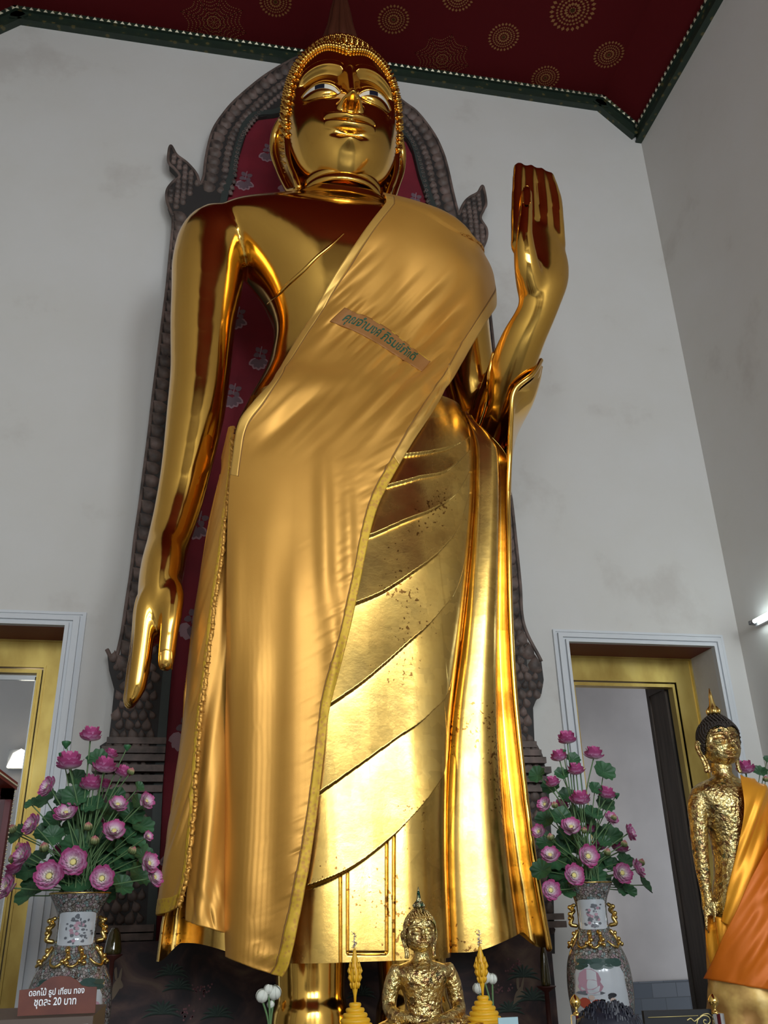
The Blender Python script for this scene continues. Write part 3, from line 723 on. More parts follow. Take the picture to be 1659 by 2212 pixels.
# side layers
def patch(name, T_, R_, B_, L_, nu, nv, off, hf, m=None, back=True, parent=silk_t):
    a, b = coons(T_, R_, B_, L_, nu, nv); V, N = drape(a, b, HBV, 0, 6.5); V = smooth_grid(V, 8)
    G = V+N*(off+hf(a, b))[..., None]
    if back:
        e = [G[0]]
        for k in range(1, 7): e.append(e[-1]+np.array([.012*k, .06, 0]))
        G = np.concatenate([np.stack(e[1:][::-1], 0), G], 0)
    cloth_obj(name, G, m or M['silk'], parent); return G
ruf = [(513, 925), (508, 1000), (497, 1100), (486, 1200), (472, 1290), (459, 1400), (448, 1500), (439, 1600), (430, 1700), (421, 1800), (412, 1890), (394, 1962)]
G2 = patch('side_panel', [(508, 928), (513, 925)], ruf, [(356, 1978), (375, 1972), (394, 1962)],
      [(508, 928), (481, 1040), (457, 1130), (441, 1210), (429, 1300), (415, 1400), (402, 1500), (391, 1600), (380, 1700), (367, 1800), (359, 1880), (356, 1978)], 60, 420, .045,
      lambda a, b: .008*noise2((a+b*.22)/22, b/520, 31)+.003*noise2((a+b*.28)/6, b/220, 32))
G3 = patch('under_panel', [(512, 930), (516, 932)], [(516, 932), (518, 1200), (520, 1500), (518, 1800), (518, 2030)], [(396, 1988), (440, 2008), (518, 2044)],
      [(512, 930), (500, 1020), (488, 1110), (477, 1200), (463, 1290), (450, 1400), (439, 1500), (430, 1600), (420, 1700), (411, 1800), (402, 1890), (396, 1988)], 60, 420, .018,
      lambda a, b: .016*noise2((a+b*.12)/18, b/500, 41)+.006*noise2((a-b*.2)/9, b/60, 42)*sstep(1850, 2000, b)-.17*sstep(440, 500, a)*sstep(1150, 1500, b)-.03*sstep(1300, 1700, b), back=False)
cloth_obj('hem', (G2+gnormal(G2)*.008)[-7:], M['hem'], silk_t, .006)
cloth_obj('hem', (G2+gnormal(G2)*.008)[:, -14:], M['hem'], silk_t, .006)
cloth_obj('hem', (G3+gnormal(G3)*.006)[:, -16:], M['hem'], silk_t, .005)
# ruffled inner edge
mb = MB(); e = G2[-1]; n = gnormal(G2)[-1]
R_a = []; tt = np.arange(len(e))
for k, wd in enumerate((0, .014, .028)):
    R_a.append(e+n*(.010+.006*np.sin(tt*1.9+k)*(k > 0)+.006*noise1(tt*.7, 5)[:, None][:, 0])[:, None]+np.array([wd, 0, 0])+np.array([0, 0, -1.])*(.006*np.sin(tt*1.3))[:, None]*k)
cloth_obj('ruffle', np.array(R_a), M['silk'], silk_t, .004)
# name patch
PT = [(744, 667), (800, 690), (842, 716), (882, 748), (928, 783)]; PB = [(713, 697), (760, 716), (802, 738), (850, 768), (910, 806)]
a, b = coons(PT, [(928, 783), (919, 795), (910, 806)], PB, [(744, 667), (728, 682), (713, 697)], 70, 14)
Vp, Np = drape(a, b, SB, 0); Vp = smooth_grid(Vp, 4); Np = gnormal(Vp); Vp = Vp+Np*.012
M['patch'] = mat('brown_cloth_patch', (.36, .15, .035), .6, .15)
pt = cloth_obj('name_patch', Vp, M['patch'], silk_t, .008)
cloth_obj('patch_piping', strip(Vp.swapaxes(0, 1)[::-1], np.full(70, .96), np.full(70, 1.0), 3, .004), M['hem'], silk_t, .004)
cloth_obj('patch_piping', strip(Vp.swapaxes(0, 1), np.full(70, .96), np.full(70, 1.0), 3, .004), M['hem'], silk_t, .004)
def text_mesh(body_, ext=0):
    cu = bpy.data.curves.new('t', 'FONT'); cu.body = body_; cu.size = 1; cu.resolution_u = 3; cu.offset = .012; o = bpy.data.objects.new('t', cu); COL.objects.link(o)
    dg = bpy.context.evaluated_depsgraph_get(); me = bpy.data.meshes.new_from_object(o.evaluated_get(dg)); V = np.array([v.co[:] for v in me.vertices]); Fc = [tuple(p.vertices) for p in me.polygons]
    bpy.data.objects.remove(o); return V, Fc
def solid_text(V, Fc, off):
    n = len(V); F2 = list(Fc)+[tuple(i+n for i in f[::-1]) for f in Fc]
    cnt = {}
    for f in Fc:
        for i in range(len(f)):
            e_ = (f[i], f[(i+1) % len(f)]); cnt[e_] = 1
    for (i, j) in list(cnt):
        if (j, i) not in cnt: F2.append((i, i+n, j+n, j))
    return np.vstack([V, V+off]), F2
TV, TF = text_mesh('คุณจำนงค์ ภิรมย์ภักดี')
x0, x1 = TV[:, 0].min(), TV[:, 0].max(); y0, y1 = TV[:, 1].min(), TV[:, 1].max()
PBV = BVHTree.FromPolygons([tuple(v) for v in Vp.reshape(-1, 3)], [tuple(int(i) for i in f) for f in grid_faces(*Vp.shape[:2])])
uT = .07+.80*(TV[:, 0]-x0)/(x1-x0); vT = .90-.80*(TV[:, 1]-y0)/(y1-y0)
fi = uT*69; fj = vT*13; i0 = np.clip(fi.astype(int), 0, 68); j0 = np.clip(fj.astype(int), 0, 12); fi = (fi-i0)[:, None]; fj = (fj-j0)[:, None]
bil = lambda A: A[i0, j0]*(1-fi)*(1-fj)+A[i0+1, j0]*fi*(1-fj)+A[i0, j0+1]*(1-fi)*fj+A[i0+1, j0+1]*fi*fj
M['green_thread'] = mat('green_embroidery', (.006, .085, .045), .6)
wv = bil(Vp); wn = bil(gnormal(Vp)); V2, F2 = solid_text(wv+wn*.010, TF, -wn*.008)
lt = mesh_obj('lettering', V2, F2, M['green_thread'], smooth=False); bpy.context.view_layer.update(); lt.parent = pt; lt.matrix_parent_inverse = pt.matrix_world.inverted()

#@@ENV
# ------------------------------------------------------------------ doorways, corridor behind, cornice, ceiling ornament
M['soffit'] = mat('red_brown_soffit', (.20, .045, .03), .6)
M['gilt_frame'] = mat('gilt_door_frame', (.50, .36, .10), .38, .75); noisy(M['gilt_frame'], 3, [(.3, (.34, .22, .05)), (.55, (.55, .40, .11)), (.7, (.62, .47, .15))], cscale=(1, 1, .5))
M['corridor'] = mat('corridor_plaster', (.50, .44, .42), .8); noisy(M['corridor'], 1.1, [(.3, (.42, .36, .33)), (.7, (.56, .49, .45))])
M['marble'] = mat('slate_marble_dado', (.10, .11, .13), .3)
def bricks(m, a, b, mo, sc, bw=.5, rh=.25):
    c = coord(m, (1, 1, 1), rot=(math.radians(90), 0, 0)); t = nd(m, 'TexBrick'); t.inputs['Scale'].default_value = sc; t.inputs['Color1'].default_value = (*a, 1); t.inputs['Color2'].default_value = (*b, 1); t.inputs['Mortar'].default_value = (*mo, 1)
    t.inputs['Mortar Size'].default_value = .008; t.inputs['Brick Width'].default_value = bw; t.inputs['Row Height'].default_value = rh; lk(m, c.outputs[0], t.inputs[0]); lk(m, t.outputs[0], bsdf(m).inputs['Base Color'])
bricks(M['marble'], (.035, .04, .052), (.10, .10, .11), (.03, .03, .035), 1.6)
CY = 11.0
struct(MB().box((-5, CY, 0), (8, CY+.3, 6)).build('wall_corridor', M['corridor'], smooth=False))
struct(MB().box((-5, CY-.02, 0), (8, CY, .80)).build('trim_1', M['marble'], smooth=False))
struct(MB().box((-5, RY1+WT, 5.6), (8, CY+.3, 5.8)).build('ceiling_corridor', M['corridor'], smooth=False))
def opening(n, x0, x1, zt, out0, out1, outz):
    """white stepped moulding around, gilt frame inside, both on the room's back wall"""
    mb = MB(); Y = RY1
    # profile steps: (inset from outer edge, thickness)
    W = outz-zt
    for a, b, th in ((0, .18, .030), (.18, .30, .018), (.30, .62, .055), (.62, .80, .030), (.80, 1.0, .065)):
        l0, l1 = out0+a*(x0-out0), out0+b*(x0-out0); r0, r1 = out1-a*(out1-x1), out1-b*(out1-x1); t0, t1 = outz-a*W, outz-b*W
        mb.box((l0, Y-th, 0), (l1, Y, t1)); mb.box((r1, Y-th, 0), (r0, Y, t1)); mb.box((l0, Y-th, t1), (r0, Y, t0))
    struct(mb.build('trim_%d' % n, M['white'], smooth=False))
    struct(MB().box((x0, Y+.002, zt-.004), (x1, Y+WT, zt+.0)).build('trim_%d' % (n+10), M['soffit'], smooth=False))
    d = struct(empty('door_%d' % (n-1), ((x0+x1)/2, Y+WT, 0)))
    mb = MB(); Yg = Y+WT-.03; g = .22
    mb.box((x0, Yg, zt-.25), (x1, Yg+.10, zt)); mb.box((x0, Yg, 0), (x0+.17, Yg+.10, zt-.25)); mb.box((x1-g, Yg, 0), (x1, Yg+.10, zt-.25))
    for k, (o, th) in enumerate(((0, .035), (.035, .02), (.055, .04))):
        a = .25+o; q = g+o
        mb.box((x0+q-.07, Yg-th+.021, zt-a-.02), (x1-q+.01, Yg+.079, zt-a)); mb.box((x0+q-.07, Yg-th+.02, 0), (x0+q-.05, Yg+.08, zt-a)); mb.box((x1-q, Yg-th+.02, 0), (x1-q+.02, Yg+.08, zt-a))
    mb.box((x0, Yg-.02, zt-.02), (x1, Yg, zt)); mb.box((x1-.02, Yg-.02, 0), (x1, Yg, zt-.02)); mb.box((x0, Yg-.02, 0), (x0+.02, Yg, zt-.02))
    reparent(mb.build('door_frame', M['gilt_frame'], smooth=False), d)
    return d
d1 = opening(2, 3.535, 5.15, 4.07, 3.39, 5.29, 4.205)
d2 = opening(3, -3.05, -1.345, 4.07, -3.19, -1.172, 4.21)
M['steel_edge'] = mat('pale_glass_edge', (.55, .58, .60), .15, .8)
# timber door leaf folded back at the right opening
mb = MB(); mb.box((4.87, 8.78, 0), (4.93, 9.20, 3.88)); mb.box((4.855, 8.78, 0), (4.87, 8.84, 3.88)); mb.box((4.855, 9.14, 0), (4.87, 9.20, 3.88)); mb.box((4.855, 8.84, 3.76), (4.87, 9.14, 3.88))
lf = mb.build('door_leaf', M['wood_dark'], smooth=False); reparent(lf, d1)
mb = MB(); mb.box((4.885, 8.74, 0), (4.905, 8.78, 3.88)); reparent(mb.build('door_edge_strip', mat('black_rubber_strip', (.01, .01, .01), .5), smooth=False), d1)
# glass leaf at the left opening
M['glass'] = mat('door_glass', (.9, .95, .95), .03, 0); bsdf(M['glass']).inputs['Transmission Weight'].default_value = 1.0
mb = MB(); mb.box((-2.95, 8.70, .05), (-1.64, 8.712, 3.70)); gp = mb.build('glass_pane', M['glass'], smooth=False); reparent(gp, d2)
mb = MB(); mb.box((-1.64, 8.685, .05), (-1.615, 8.725, 3.72)); mb.box((-2.95, 8.685, 3.69), (-1.615, 8.725, 3.74)); reparent(mb.build('glass_channel', M['steel_edge'], smooth=False), d2)
# corridor lamp seen through the left opening
lp = P(40, 1640, 10.85)
wl = empty('wall_lamp', lp, 'small glowing lamp on the corridor wall seen through the left doorway', 'lamp')
M['lamp_glow'] = mat('lamp_glow', (1, 1, 1), .5); bsdf(M['lamp_glow']).inputs['Emission Color'].default_value = (1, .88, .72, 1); bsdf(M['lamp_glow']).inputs['Emission Strength'].default_value = 14
M['grey_metal'] = mat('grey_metal', (.25, .25, .26), .4, .7)
reparent(MB().prism([(lp[0]-.11, lp[2]-.09), (lp[0]+.10, lp[2]-.09), (lp[0]+.10, lp[2]+.07), (lp[0]+.02, lp[2]+.11), (lp[0]-.06, lp[2]+.06)], lp[1]-.03, lp[1]+.02).build('lamp_glass', M['lamp_glow'], smooth=False), wl)
reparent(MB().box((lp[0]-.12, lp[1]+.02, lp[2]-.10), (lp[0]+.11, CY, lp[2]+.11)).build('lamp_housing', M['grey_metal'], smooth=False), wl)
# cornice
M['cornice'] = mat('green_patterned_cornice', (.03, .045, .03), .5)
def cornmat(m):
    c = coord(m, (1, 1, 1)); v = nd(m, 'TexVoronoi'); v.inputs['Scale'].default_value = 9; lk(m, c.outputs[0], v.inputs['Vector'])
    lk(m, ramp(m, v.outputs['Distance'], [(.18, (.10, .085, .03)), (.26, (.02, .035, .02)), (.6, (.015, .028, .018))]).outputs[0], bsdf(m).inputs['Base Color'])
cornmat(M['cornice'])
M['gilt_bead'] = mat('gilt_beads', (.62, .58, .42), .3, .6)
zc, ze = RZ, 11.58
segs = [((RX0, RY1, ze), (RX0+.5, RY1, zc)), ((RX0+.5, RY1, zc), (RX1-.5, RY1, zc)), ((RX1-.5, RY1, zc), (RX1, RY1, ze)), ((RX1, RY1, ze), (RX1, RY0, ze)), ((RX0, RY1, ze), (RX0, RY0, ze))]
for k, (a, b) in enumerate(segs):
    a, b = np.array(a), np.array(b); mb = MB(); d = b-a; L = np.linalg.norm(d); d /= L
    inw = np.array([0, -1, 0]) if k < 3 else np.array([-1 if k == 3 else 1, 0, 0.])
    dn = np.cross(d, inw); dn = dn if dn[2] < 0 else -dn
    for lo, hi, th in ((0, .06, .10), (.06, .19, .07), (.19, .22, .09)):
        V = []
        for e in (a-d*.03, b+d*.03):
            for q in ((lo, 0), (hi, 0), (hi, th), (lo, th)): V.append(e+dn*q[0]+inw*q[1])
        mb.add(V, [(0, 1, 2, 3), (7, 6, 5, 4), (0, 4, 5, 1), (1, 5, 6, 2), (2, 6, 7, 3), (3, 7, 4, 0)])
    struct(mb.build('trim_%d' % (21+k), M['cornice'], smooth=False))
    mb = MB(); n = int(L/.085)
    for i in range(n):
        c = a+d*(i+.5)*L/n+dn*.035+inw*.105; r = .026
        V = [c-d*r-dn*.02*-1, c+d*r+dn*.02, c-dn*.045, c+inw*.02]; mb.add(V, [(0, 1, 3), (1, 2, 3), (2, 0, 3)])
    o = struct(mb.build('trim_%d' % (31+k), M['gilt_bead'], smooth=False))
# gilt stencilled medallions on the ceiling
M['stencil'] = mat('gilt_stencil', (.30, .13, .035), .5, .3)
def PZ(px, py, z):
    d = RM @ np.array([px-829.5, 1106-py, F]); return d*((z-1.6)/d[2])+EYE
mb = MB()
def petal(c, ang, r0, r1, w, z):
    ca, sa = math.cos(ang), math.sin(ang); rm = (r0+r1)/2
    q = [(r0, 0), (rm, w), (r1, 0), (rm, -w)]
    mb.add([(c[0]+x*ca-y*sa, c[1]+x*sa+y*ca, z) for x, y in q], [(0, 3, 2, 1)])
zc2 = RZ-.004
def rosette(px, py, r):
    c = PZ(px, py, RZ)
    for j, (a, b, n) in enumerate(((.0, .16, 8), (.20, .38, 14), (.42, .56, 22), (.60, .72, 30), (.78, 1.0, 26))):
        for i in range(n): petal(c, 2*math.pi*i/n+j*.3, a*r, b*r, .035*r+.2*r*(b-a), zc2)
def web(px, py, r, a0=0, rays=8):
    c = PZ(px, py, RZ)
    for i in range(rays):
        a1, a2 = a0+2*math.pi*i/rays, a0+2*math.pi*(i+1)/rays; am = (a1+a2)/2
        for t in np.linspace(.05, 1, 16): petal(c, a1, r*(t-.055), r*t, .014*r, zc2)
        for k in np.linspace(.25, 1, 6):
            for t in np.linspace(0, 1, int(4+8*k)):
                rr = r*k*(1-.22*math.sin(math.pi*t)); petal(c, a1+(a2-a1)*t, rr-.035*r, rr+.012*r, .018*r, zc2)
for q in ((1237, 22, .30), (1088, 80, .21), (1315, 118, .21), (1178, 168, .20), (1452, 98, .21), (595, 4, .21), (850, 42, .21), (990, -8, .21), (1000, -90, .3), (700, -60, .3), (360, -40, .21)): rosette(*q)
for q in ((462, 48, .42, .2), (955, 128, .38, .1), (1385, 205, .33, .3)): web(*q)
o = mb.build('ceiling_stencil', M['stencil'], smooth=False); struct(o)
# fluorescent tube on the right wall
t0, t1 = P(1622, 1346, 8.2), None
def onright(px, py, x):
    d = RM @ np.array([px-829.5, 1106-py, F]); return d*(x/d[0])+EYE
a = onright(1622, 1346, RX1-.09); b = a+np.array([0, -1.2, 0])
fx = empty('fluorescent_light', a, 'lit fluorescent tube fixed to the right wall near the corner', 'light')
M['tube'] = mat('lit_tube', (1, 1, 1), .5); bsdf(M['tube']).inputs['Emission Color'].default_value = (.82, .96, 1, 1); bsdf(M['tube']).inputs['Emission Strength'].default_value = 22
M['white_metal'] = mat('white_enamel', (.8, .8, .8), .4)
mb = MB(); mb.tube([a+[0, -.05, 0], b+[0, .05, 0]], .019, 14); reparent(mb.build('tube', M['tube']), fx)
mb = MB(); mb.box((RX1-.045, b[1], a[2]-.035), (RX1, a[1], a[2]+.035)); reparent(mb.build('batten', M['white_metal'], smooth=False), fx)
for e, sg in ((a, 1), (b, -1)):
    mb = MB(); mb.tube([e+[0, -.06*sg, 0], e+[0, .0, 0]], .024, 12); mb.box((RX1-.11, e[1]-.01, a[2]-.02), (RX1-.03, e[1]+.012, a[2]+.02)); reparent(mb.build('lamp_holder', M['grey_metal']), fx)
#@@BACKDROP
# ------------------------------------------------------------------ carved backdrop behind the statue
M['carved'] = mat('weathered_carved_teak', (.11, .085, .07), .6); noisy(M['carved'], 7, [(.3, (.045, .034, .03)), (.5, (.12, .085, .07)), (.68, (.19, .13, .11))], detail=6)
M['carved_ground'] = mat('dark_carving_ground', (.028, .024, .022), .7)
M['band'] = mat('dull_green_border', (.035, .045, .04), .6)
M['cloth_red'] = mat('crimson_backcloth', (.20, .010, .022), .8); noisy(M['cloth_red'], 2, [(.3, (.15, .008, .018)), (.7, (.24, .012, .026))])
bd = empty('carved_backdrop', (X0, 8.0, 1.2), 'tall dark carved wooden arch frame with crimson floral cloth, standing against the back wall', 'backdrop')
OUT_L = [(196, 2050), (205, 1850), (208, 1720), (222, 1700), (216, 1612), (235, 1600), (240, 1560), (247, 1490), (236, 1450), (231, 1404), (247, 1428), (260, 1446), (262, 1380), (276, 1290), (285, 1230), (293, 1160), (303, 1090), (313, 1010), (322, 940), (331, 860), (341, 780), (351, 700), (360, 630), (367, 560), (373, 500), (374, 470)]
FIN_L = [(374, 470), (362, 440), (361, 415), (372, 398), (388, 384), (378, 368), (366, 356), (364, 340), (369, 318), (382, 338), (404, 355), (424, 378), (430, 398), (434, 402)]
TOP_L = [(434, 402), (441, 380), (444, 350), (452, 310), (462, 280), (478, 255), (500, 228), (530, 200), (570, 168), (610, 143), (645, 125), (690, 110), (745, 104)]
IN_L = [(335, 2050), (345, 1850), (352, 1700), (362, 1560), (372, 1440), (395, 1200), (420, 950), (445, 750), (470, 560), (492, 428), (505, 390), (514, 347), (527, 304), (535, 278), (557, 256), (600, 250), (650, 225), (745, 200)]
OUT_R = [(1197, 2060), (1192, 1850), (1184, 1710), (1177, 1662), (1170, 1630), (1160, 1612), (1153, 1600), (1150, 1530), (1156, 1515), (1168, 1500), (1173, 1470), (1168, 1430), (1158, 1445), (1150, 1452), (1138, 1446), (1130, 1350), (1122, 1260), (1112, 1160), (1103, 1080), (1090, 1000), (1075, 850), (1060, 700), (1045, 580), (1038, 545)]
FIN_R = [(1038, 545), (1049, 520), (1050, 498), (1037, 474), (1044, 455), (1049, 440), (1042, 405), (1031, 419), (1012, 430), (1000, 444), (990, 468)]
TOP_R = [(990, 468), (978, 420), (967, 370), (955, 330), (935, 290), (900, 245), (862, 215), (800, 150), (745, 104)]
IN_R = [(1055, 2060), (1052, 1850), (1050, 1500), (1045, 1300), (1030, 1100), (1010, 900), (985, 700), (960, 560), (939, 482), (922, 434), (904, 382), (891, 330), (878, 304), (861, 290), (800, 240), (745, 200)]
YB = 8.0
def xz(L): return [tuple(P(x, y, YB)[[0, 2]]) for x, y in L]
for nm, O, I in (('left', OUT_L+FIN_L[1:]+TOP_L[1:], IN_L), ('right', OUT_R+FIN_R[1:]+TOP_R[1:], IN_R)):
    mb = MB(); mb.prism(xz(O)+xz(I)[::-1], YB-.02, YB+.10)
    reparent(mb.build('frame_board', M['carved_ground'], smooth=False), bd)
mb = MB()
def band_path(L, n): 
    p = np.array(xz(L)); s_ = spline(p, 600); l = np.concatenate([[0], np.cumsum(np.hypot(*np.diff(s_, axis=0).T))]); t = np.linspace(0, l[-1], n)
    return np.stack([np.interp(t, l, s_[:, 0]), np.interp(t, l, s_[:, 1])], 1), l[-1]
def leaf(c, t, size, y=YB-.02, th=.05, curl=.25, wid=.5):
    """raised flame leaf pointing along t"""
    t = np.array(t)/np.hypot(*t); n = np.array([-t[1], t[0]]); out = []
    prof = [(-.5, 0), (-.42, wid*.6), (-.15, wid), (.15, wid*.75), (.42, wid*.35), (.6, curl*.6), (.38, -wid*.2), (.1, -wid*.8), (-.2, -wid), (-.42, -wid*.55)]
    V = [(c[0]+size*(a*t[0]+b*n[0]), y, c[1]+size*(a*t[1]+b*n[1])) for a, b in prof]
    V2 = [(c[0]+size*.62*(a*t[0]+b*n[0]), y-th, c[1]+size*.62*(a*t[1]+b*n[1])) for a, b in prof]
    m_ = len(V); ctr = (c[0], y-th*.55, c[1])
    mb.add(V+V2+[ctr], [(i, (i+1) % m_, m_+(i+1) % m_, m_+i) for i in range(m_)]+[(m_+i, m_+(i+1) % m_, 2*m_) for i in range(m_)])
def along(L, off, n_per_m, size, turn, wid=.5, th=.05, tofirst=1.0):
    p0, Ltot = band_path(L, 10); n = int(Ltot*n_per_m); p, _ = band_path(L, n)
    T = np.gradient(p, axis=0); T /= np.hypot(T[:, 0], T[:, 1])[:, None]; N = np.stack([-T[:, 1], T[:, 0]], 1)
    for i in range(n):
        c = p[i]+N[i]*off; a = math.atan2(T[i, 1], T[i, 0])+turn; leaf(c, (math.cos(a), math.sin(a)), size, wid=wid, th=th)
side_L = [q for q in OUT_L if q[1] < 1440]+[(404, 430)]; side_R = [q for q in OUT_R if q[1] < 1445]
# the left runs up with the frame on its right (negative normal), the right one mirrored
along(side_L[1:-1], -.075, 7.5, .17, .7, .42); along(TOP_L[:-1], -.09, 8, .17, .8, .45)
along(side_R, .075, 7.5, .17, -.7, .42); along(TOP_R[:-1], .09, 8, .17, -.8, .45)
along(side_L[1:-1], -.20, 11, .09, 0, .5, .035); along(TOP_L[:-1], -.24, 11, .10, 0, .5, .035); along(TOP_L[:-1], -.35, 14, .07, 0, .5, .03)
along(side_R, .20, 11, .09, 0, .5, .035); along(TOP_R[:-1], .24, 11, .10, 0, .5, .035); along(TOP_R[:-1], .35, 14, .07, 0, .5, .03)
from mathutils.geometry import intersect_point_tri_2d
def inside(p, poly):
    r = False; n = len(poly); j = n-1
    for i in range(n):
        if (poly[i][1] > p[1]) != (poly[j][1] > p[1]) and p[0] < (poly[j][0]-poly[i][0])*(p[1]-poly[i][1])/(poly[j][1]-poly[i][1])+poly[i][0]: r = not r
        j = i
    return r
for O, I, sg in ((OUT_L, IN_L, 1), (OUT_R, IN_R, -1)):
    o_, i_ = xz(O), xz(I); lim = [q for q in i_ if q[1] < xz([(0, 1445)])[0][1]+.6]; poly = [(q[0]+.03*sg, q[1]) for q in o_ if q[1] < 4.6]+[(q[0]-.12*sg, q[1]) for q in i_ if q[1] < 4.6][::-1]
    if len(poly) < 4: continue
    for row, z in enumerate(np.arange(1.45, 4.4, .085)):
        for k in range(30):
            x = min(q[0] for q in poly)+.075*(k+.5*(row % 2))
            if not inside((x, z), poly): continue
            a = math.pi/2+sg*.35*math.sin(x*31+z*17); leaf((x, z), (math.cos(a), math.sin(a)), .098+.02*math.sin(x*50+z*9), wid=.40, th=.035)
for F_, sg in ((FIN_L, 1), (FIN_R, -1)):
    p = xz(F_); s_ = spline(p, 60); c = s_.mean(0); poly = [tuple(q) for q in s_]
    for z in np.arange(s_[:, 1].min(), s_[:, 1].max(), .075):
        for x in np.arange(s_[:, 0].min(), s_[:, 0].max(), .07):
            if inside((x, z), poly) and inside((x+.03, z), poly) and inside((x-.03, z), poly): leaf((x, z), (math.sin(z*4)*.6, 1), .085, wid=.42, th=.04)
for L in (TOP_L, TOP_R, side_L[:-1], side_R, FIN_L, FIN_R):
    s_ = spline(xz(L), 120); mb.tube([(q[0], YB-.02, q[1]) for q in s_], .018, 8)
reparent(mb.build('carving', M['carved']), bd)
# stepped mouldings at the foot of both sides
mb = MB()
for k, (dx, zz) in enumerate(((0, 2.98), (.03, 2.90), (.06, 2.83), (.09, 2.74), (.06, 2.66), (.03, 2.58))):
    for sg, xo, xi in ((1, P(232, 1600, YB)[0], P(355, 1660, YB)[0]), (-1, P(1155, 1610, YB)[0], P(1060, 1660, YB)[0])):
        a, b = (xo-dx, xi) if sg > 0 else (xi, xo+dx); mb.box((a, YB-.06-dx*.8, zz), (b, YB+.08, zz+.055))
for x0, x1 in ((P(196, 1990, YB)[0]-.05, P(335, 1990, YB)[0]), (P(1060, 1990, YB)[0], P(1197, 1990, YB)[0]+.05)):
    for zz, t in ((1.52, .12), (1.46, .16)): mb.box((x0, YB-t, zz), (x1, YB+.08, zz+.05))
reparent(mb.build('base_moulding', M['carved'], smooth=False), bd)
mb = MB()
for I, sg in ((IN_L, 1), (IN_R, -1)):
    p = np.array(xz(I)); s_ = spline(p, 160); T = np.gradient(s_, axis=0); T /= np.hypot(T[:, 0], T[:, 1])[:, None]; N = np.stack([-T[:, 1], T[:, 0]], 1)
    R4 = []
    for o_, y in ((-.075*sg*-1, YB-.045), (-.075*sg*-1, YB+.02), (.0, YB+.02), (.0, YB-.045)): R4.append(np.stack([s_[:, 0]+N[:, 0]*o_, np.full(160, y), s_[:, 1]+N[:, 1]*o_], 1))
    mb.rings([np.array([r[i] for r in R4]) for i in range(160)])
reparent(mb.build('inner_border', M['band'], smooth=False), bd)
MB_ = MB(); MB_.prism(xz(IN_L)+xz(IN_R)[::-1], YB+.03, YB+.06); reparent(MB_.build('backcloth', M['cloth_red'], smooth=False), bd)
bc = bd.children[-1]
M['print'] = mat('grey_floral_print', (.16, .10, .12), .8); M['print_pale'] = mat('pale_floral_outline', (.36, .22, .25), .8)
polyc = xz(IN_L)+xz(IN_R)[::-1]
mbd, mbp = MB(), MB(); yq = YB+.028
def fl_(mbx, c, r, n, a0, w, inner=0.0):
    for i in range(n):
        a = a0+2*math.pi*i/n; ca, sa = math.cos(a), math.sin(a); V = []
        for t in np.linspace(0, 2*math.pi, 9)[:-1]:
            q = r*(.58+.40*math.cos(t)); v = w*r*math.sin(t)*(1+.3*math.cos(3*t)); V.append((c[0]+q*ca-v*sa, yq-.0016*(mbx is mbd)-.0003*(len(mbx.F) % 12), c[1]+q*sa+v*ca))
        mbx.add(V, [tuple(range(8))])
for row, z in enumerate(np.arange(1.6, 11.4, .50)):
    for k in range(-5, 6):
        x = X0+.52*(k+.5*(row % 2))
        if not inside((x, z), polyc): continue
        a0 = math.pi*1.5+.2*math.sin(x*9)
        for i in range(5):
            fl_(mbp, (x+.02*math.cos(i), z-.02), .155, 1, a0+(i-2)*.50, .30)
            fl_(mbd, (x+.02*math.cos(i), z-.02), .135, 1, a0+(i-2)*.50, .22)
        fl_(mbd, (x+.02, z+.05), .09, 4, a0+.5, .34); mbp.tube([(x+.01, yq, z), (x+.03, yq, z+.14)], .006, 4)
reparent(mbp.build('floral_outline', M['print_pale'], smooth=False), bd); reparent(mbd.build('floral_print', M['print'], smooth=False), bd)
# painted mural board behind the statue's feet
M['mural'] = mat('dark_painted_mural', (.05, .03, .03), .6)
def muralm(m):
    c = coord(m, (1, 1, 1.4)); n = nd(m, 'TexNoise'); n.inputs['Scale'].default_value = 2.6; n.inputs['Detail'].default_value = 4; n.inputs['Distortion'].default_value = 1.2; lk(m, c.outputs[0], n.inputs['Vector'])
    lk(m, ramp(m, n.outputs[0], [(.38, (.018, .013, .016)), (.5, (.055, .028, .028)), (.6, (.10, .055, .045)), (.72, (.17, .11, .07))]).outputs[0], bsdf(m).inputs['Base Color'])
muralm(M['mural'])
mu = empty('mural_board', (X0, 7.66, .3), 'dark painted mural board with plants and hares behind the statue feet', 'painting')
reparent(MB().box((-.70, 7.64, .2), (2.86, 7.70, 1.455)).build('board', M['mural'], smooth=False), mu)
M['paint_green'] = mat('painted_leaf_green', (.06, .09, .075), .7); M['paint_pink'] = mat('painted_blossom', (.22, .09, .10), .7); M['paint_tan'] = mat('painted_tan', (.20, .15, .10), .7)
yp = 7.637
def frond(mb, c, r, n=9, a0=.2, a1=2.9, droop=.4):
    for i in range(n):
        a = a0+(a1-a0)*i/(n-1); pts = []
        for t in np.linspace(0, 1, 6): pts.append((c[0]+r*t*math.cos(a), yp-.001*(i % 3), c[1]+r*t*math.sin(a)-droop*r*t*t))
        mb.tube(pts, [.006, .010, .011, .010, .007, .002], 4)
for x, y, r in ((370, 2105, .13), (385, 2135, .12), (350, 2190, .15), (1130, 2110, .15), (1150, 2160, .16), (1100, 2185, .13), (470, 2195, .13), (780, 2150, .12)):
    q = P(x, y, yp); mb = MB(); frond(mb, (q[0], q[2]), r); reparent(mb.build('painted_plant', M['paint_green'], smooth=False), mu)
mb = MB()
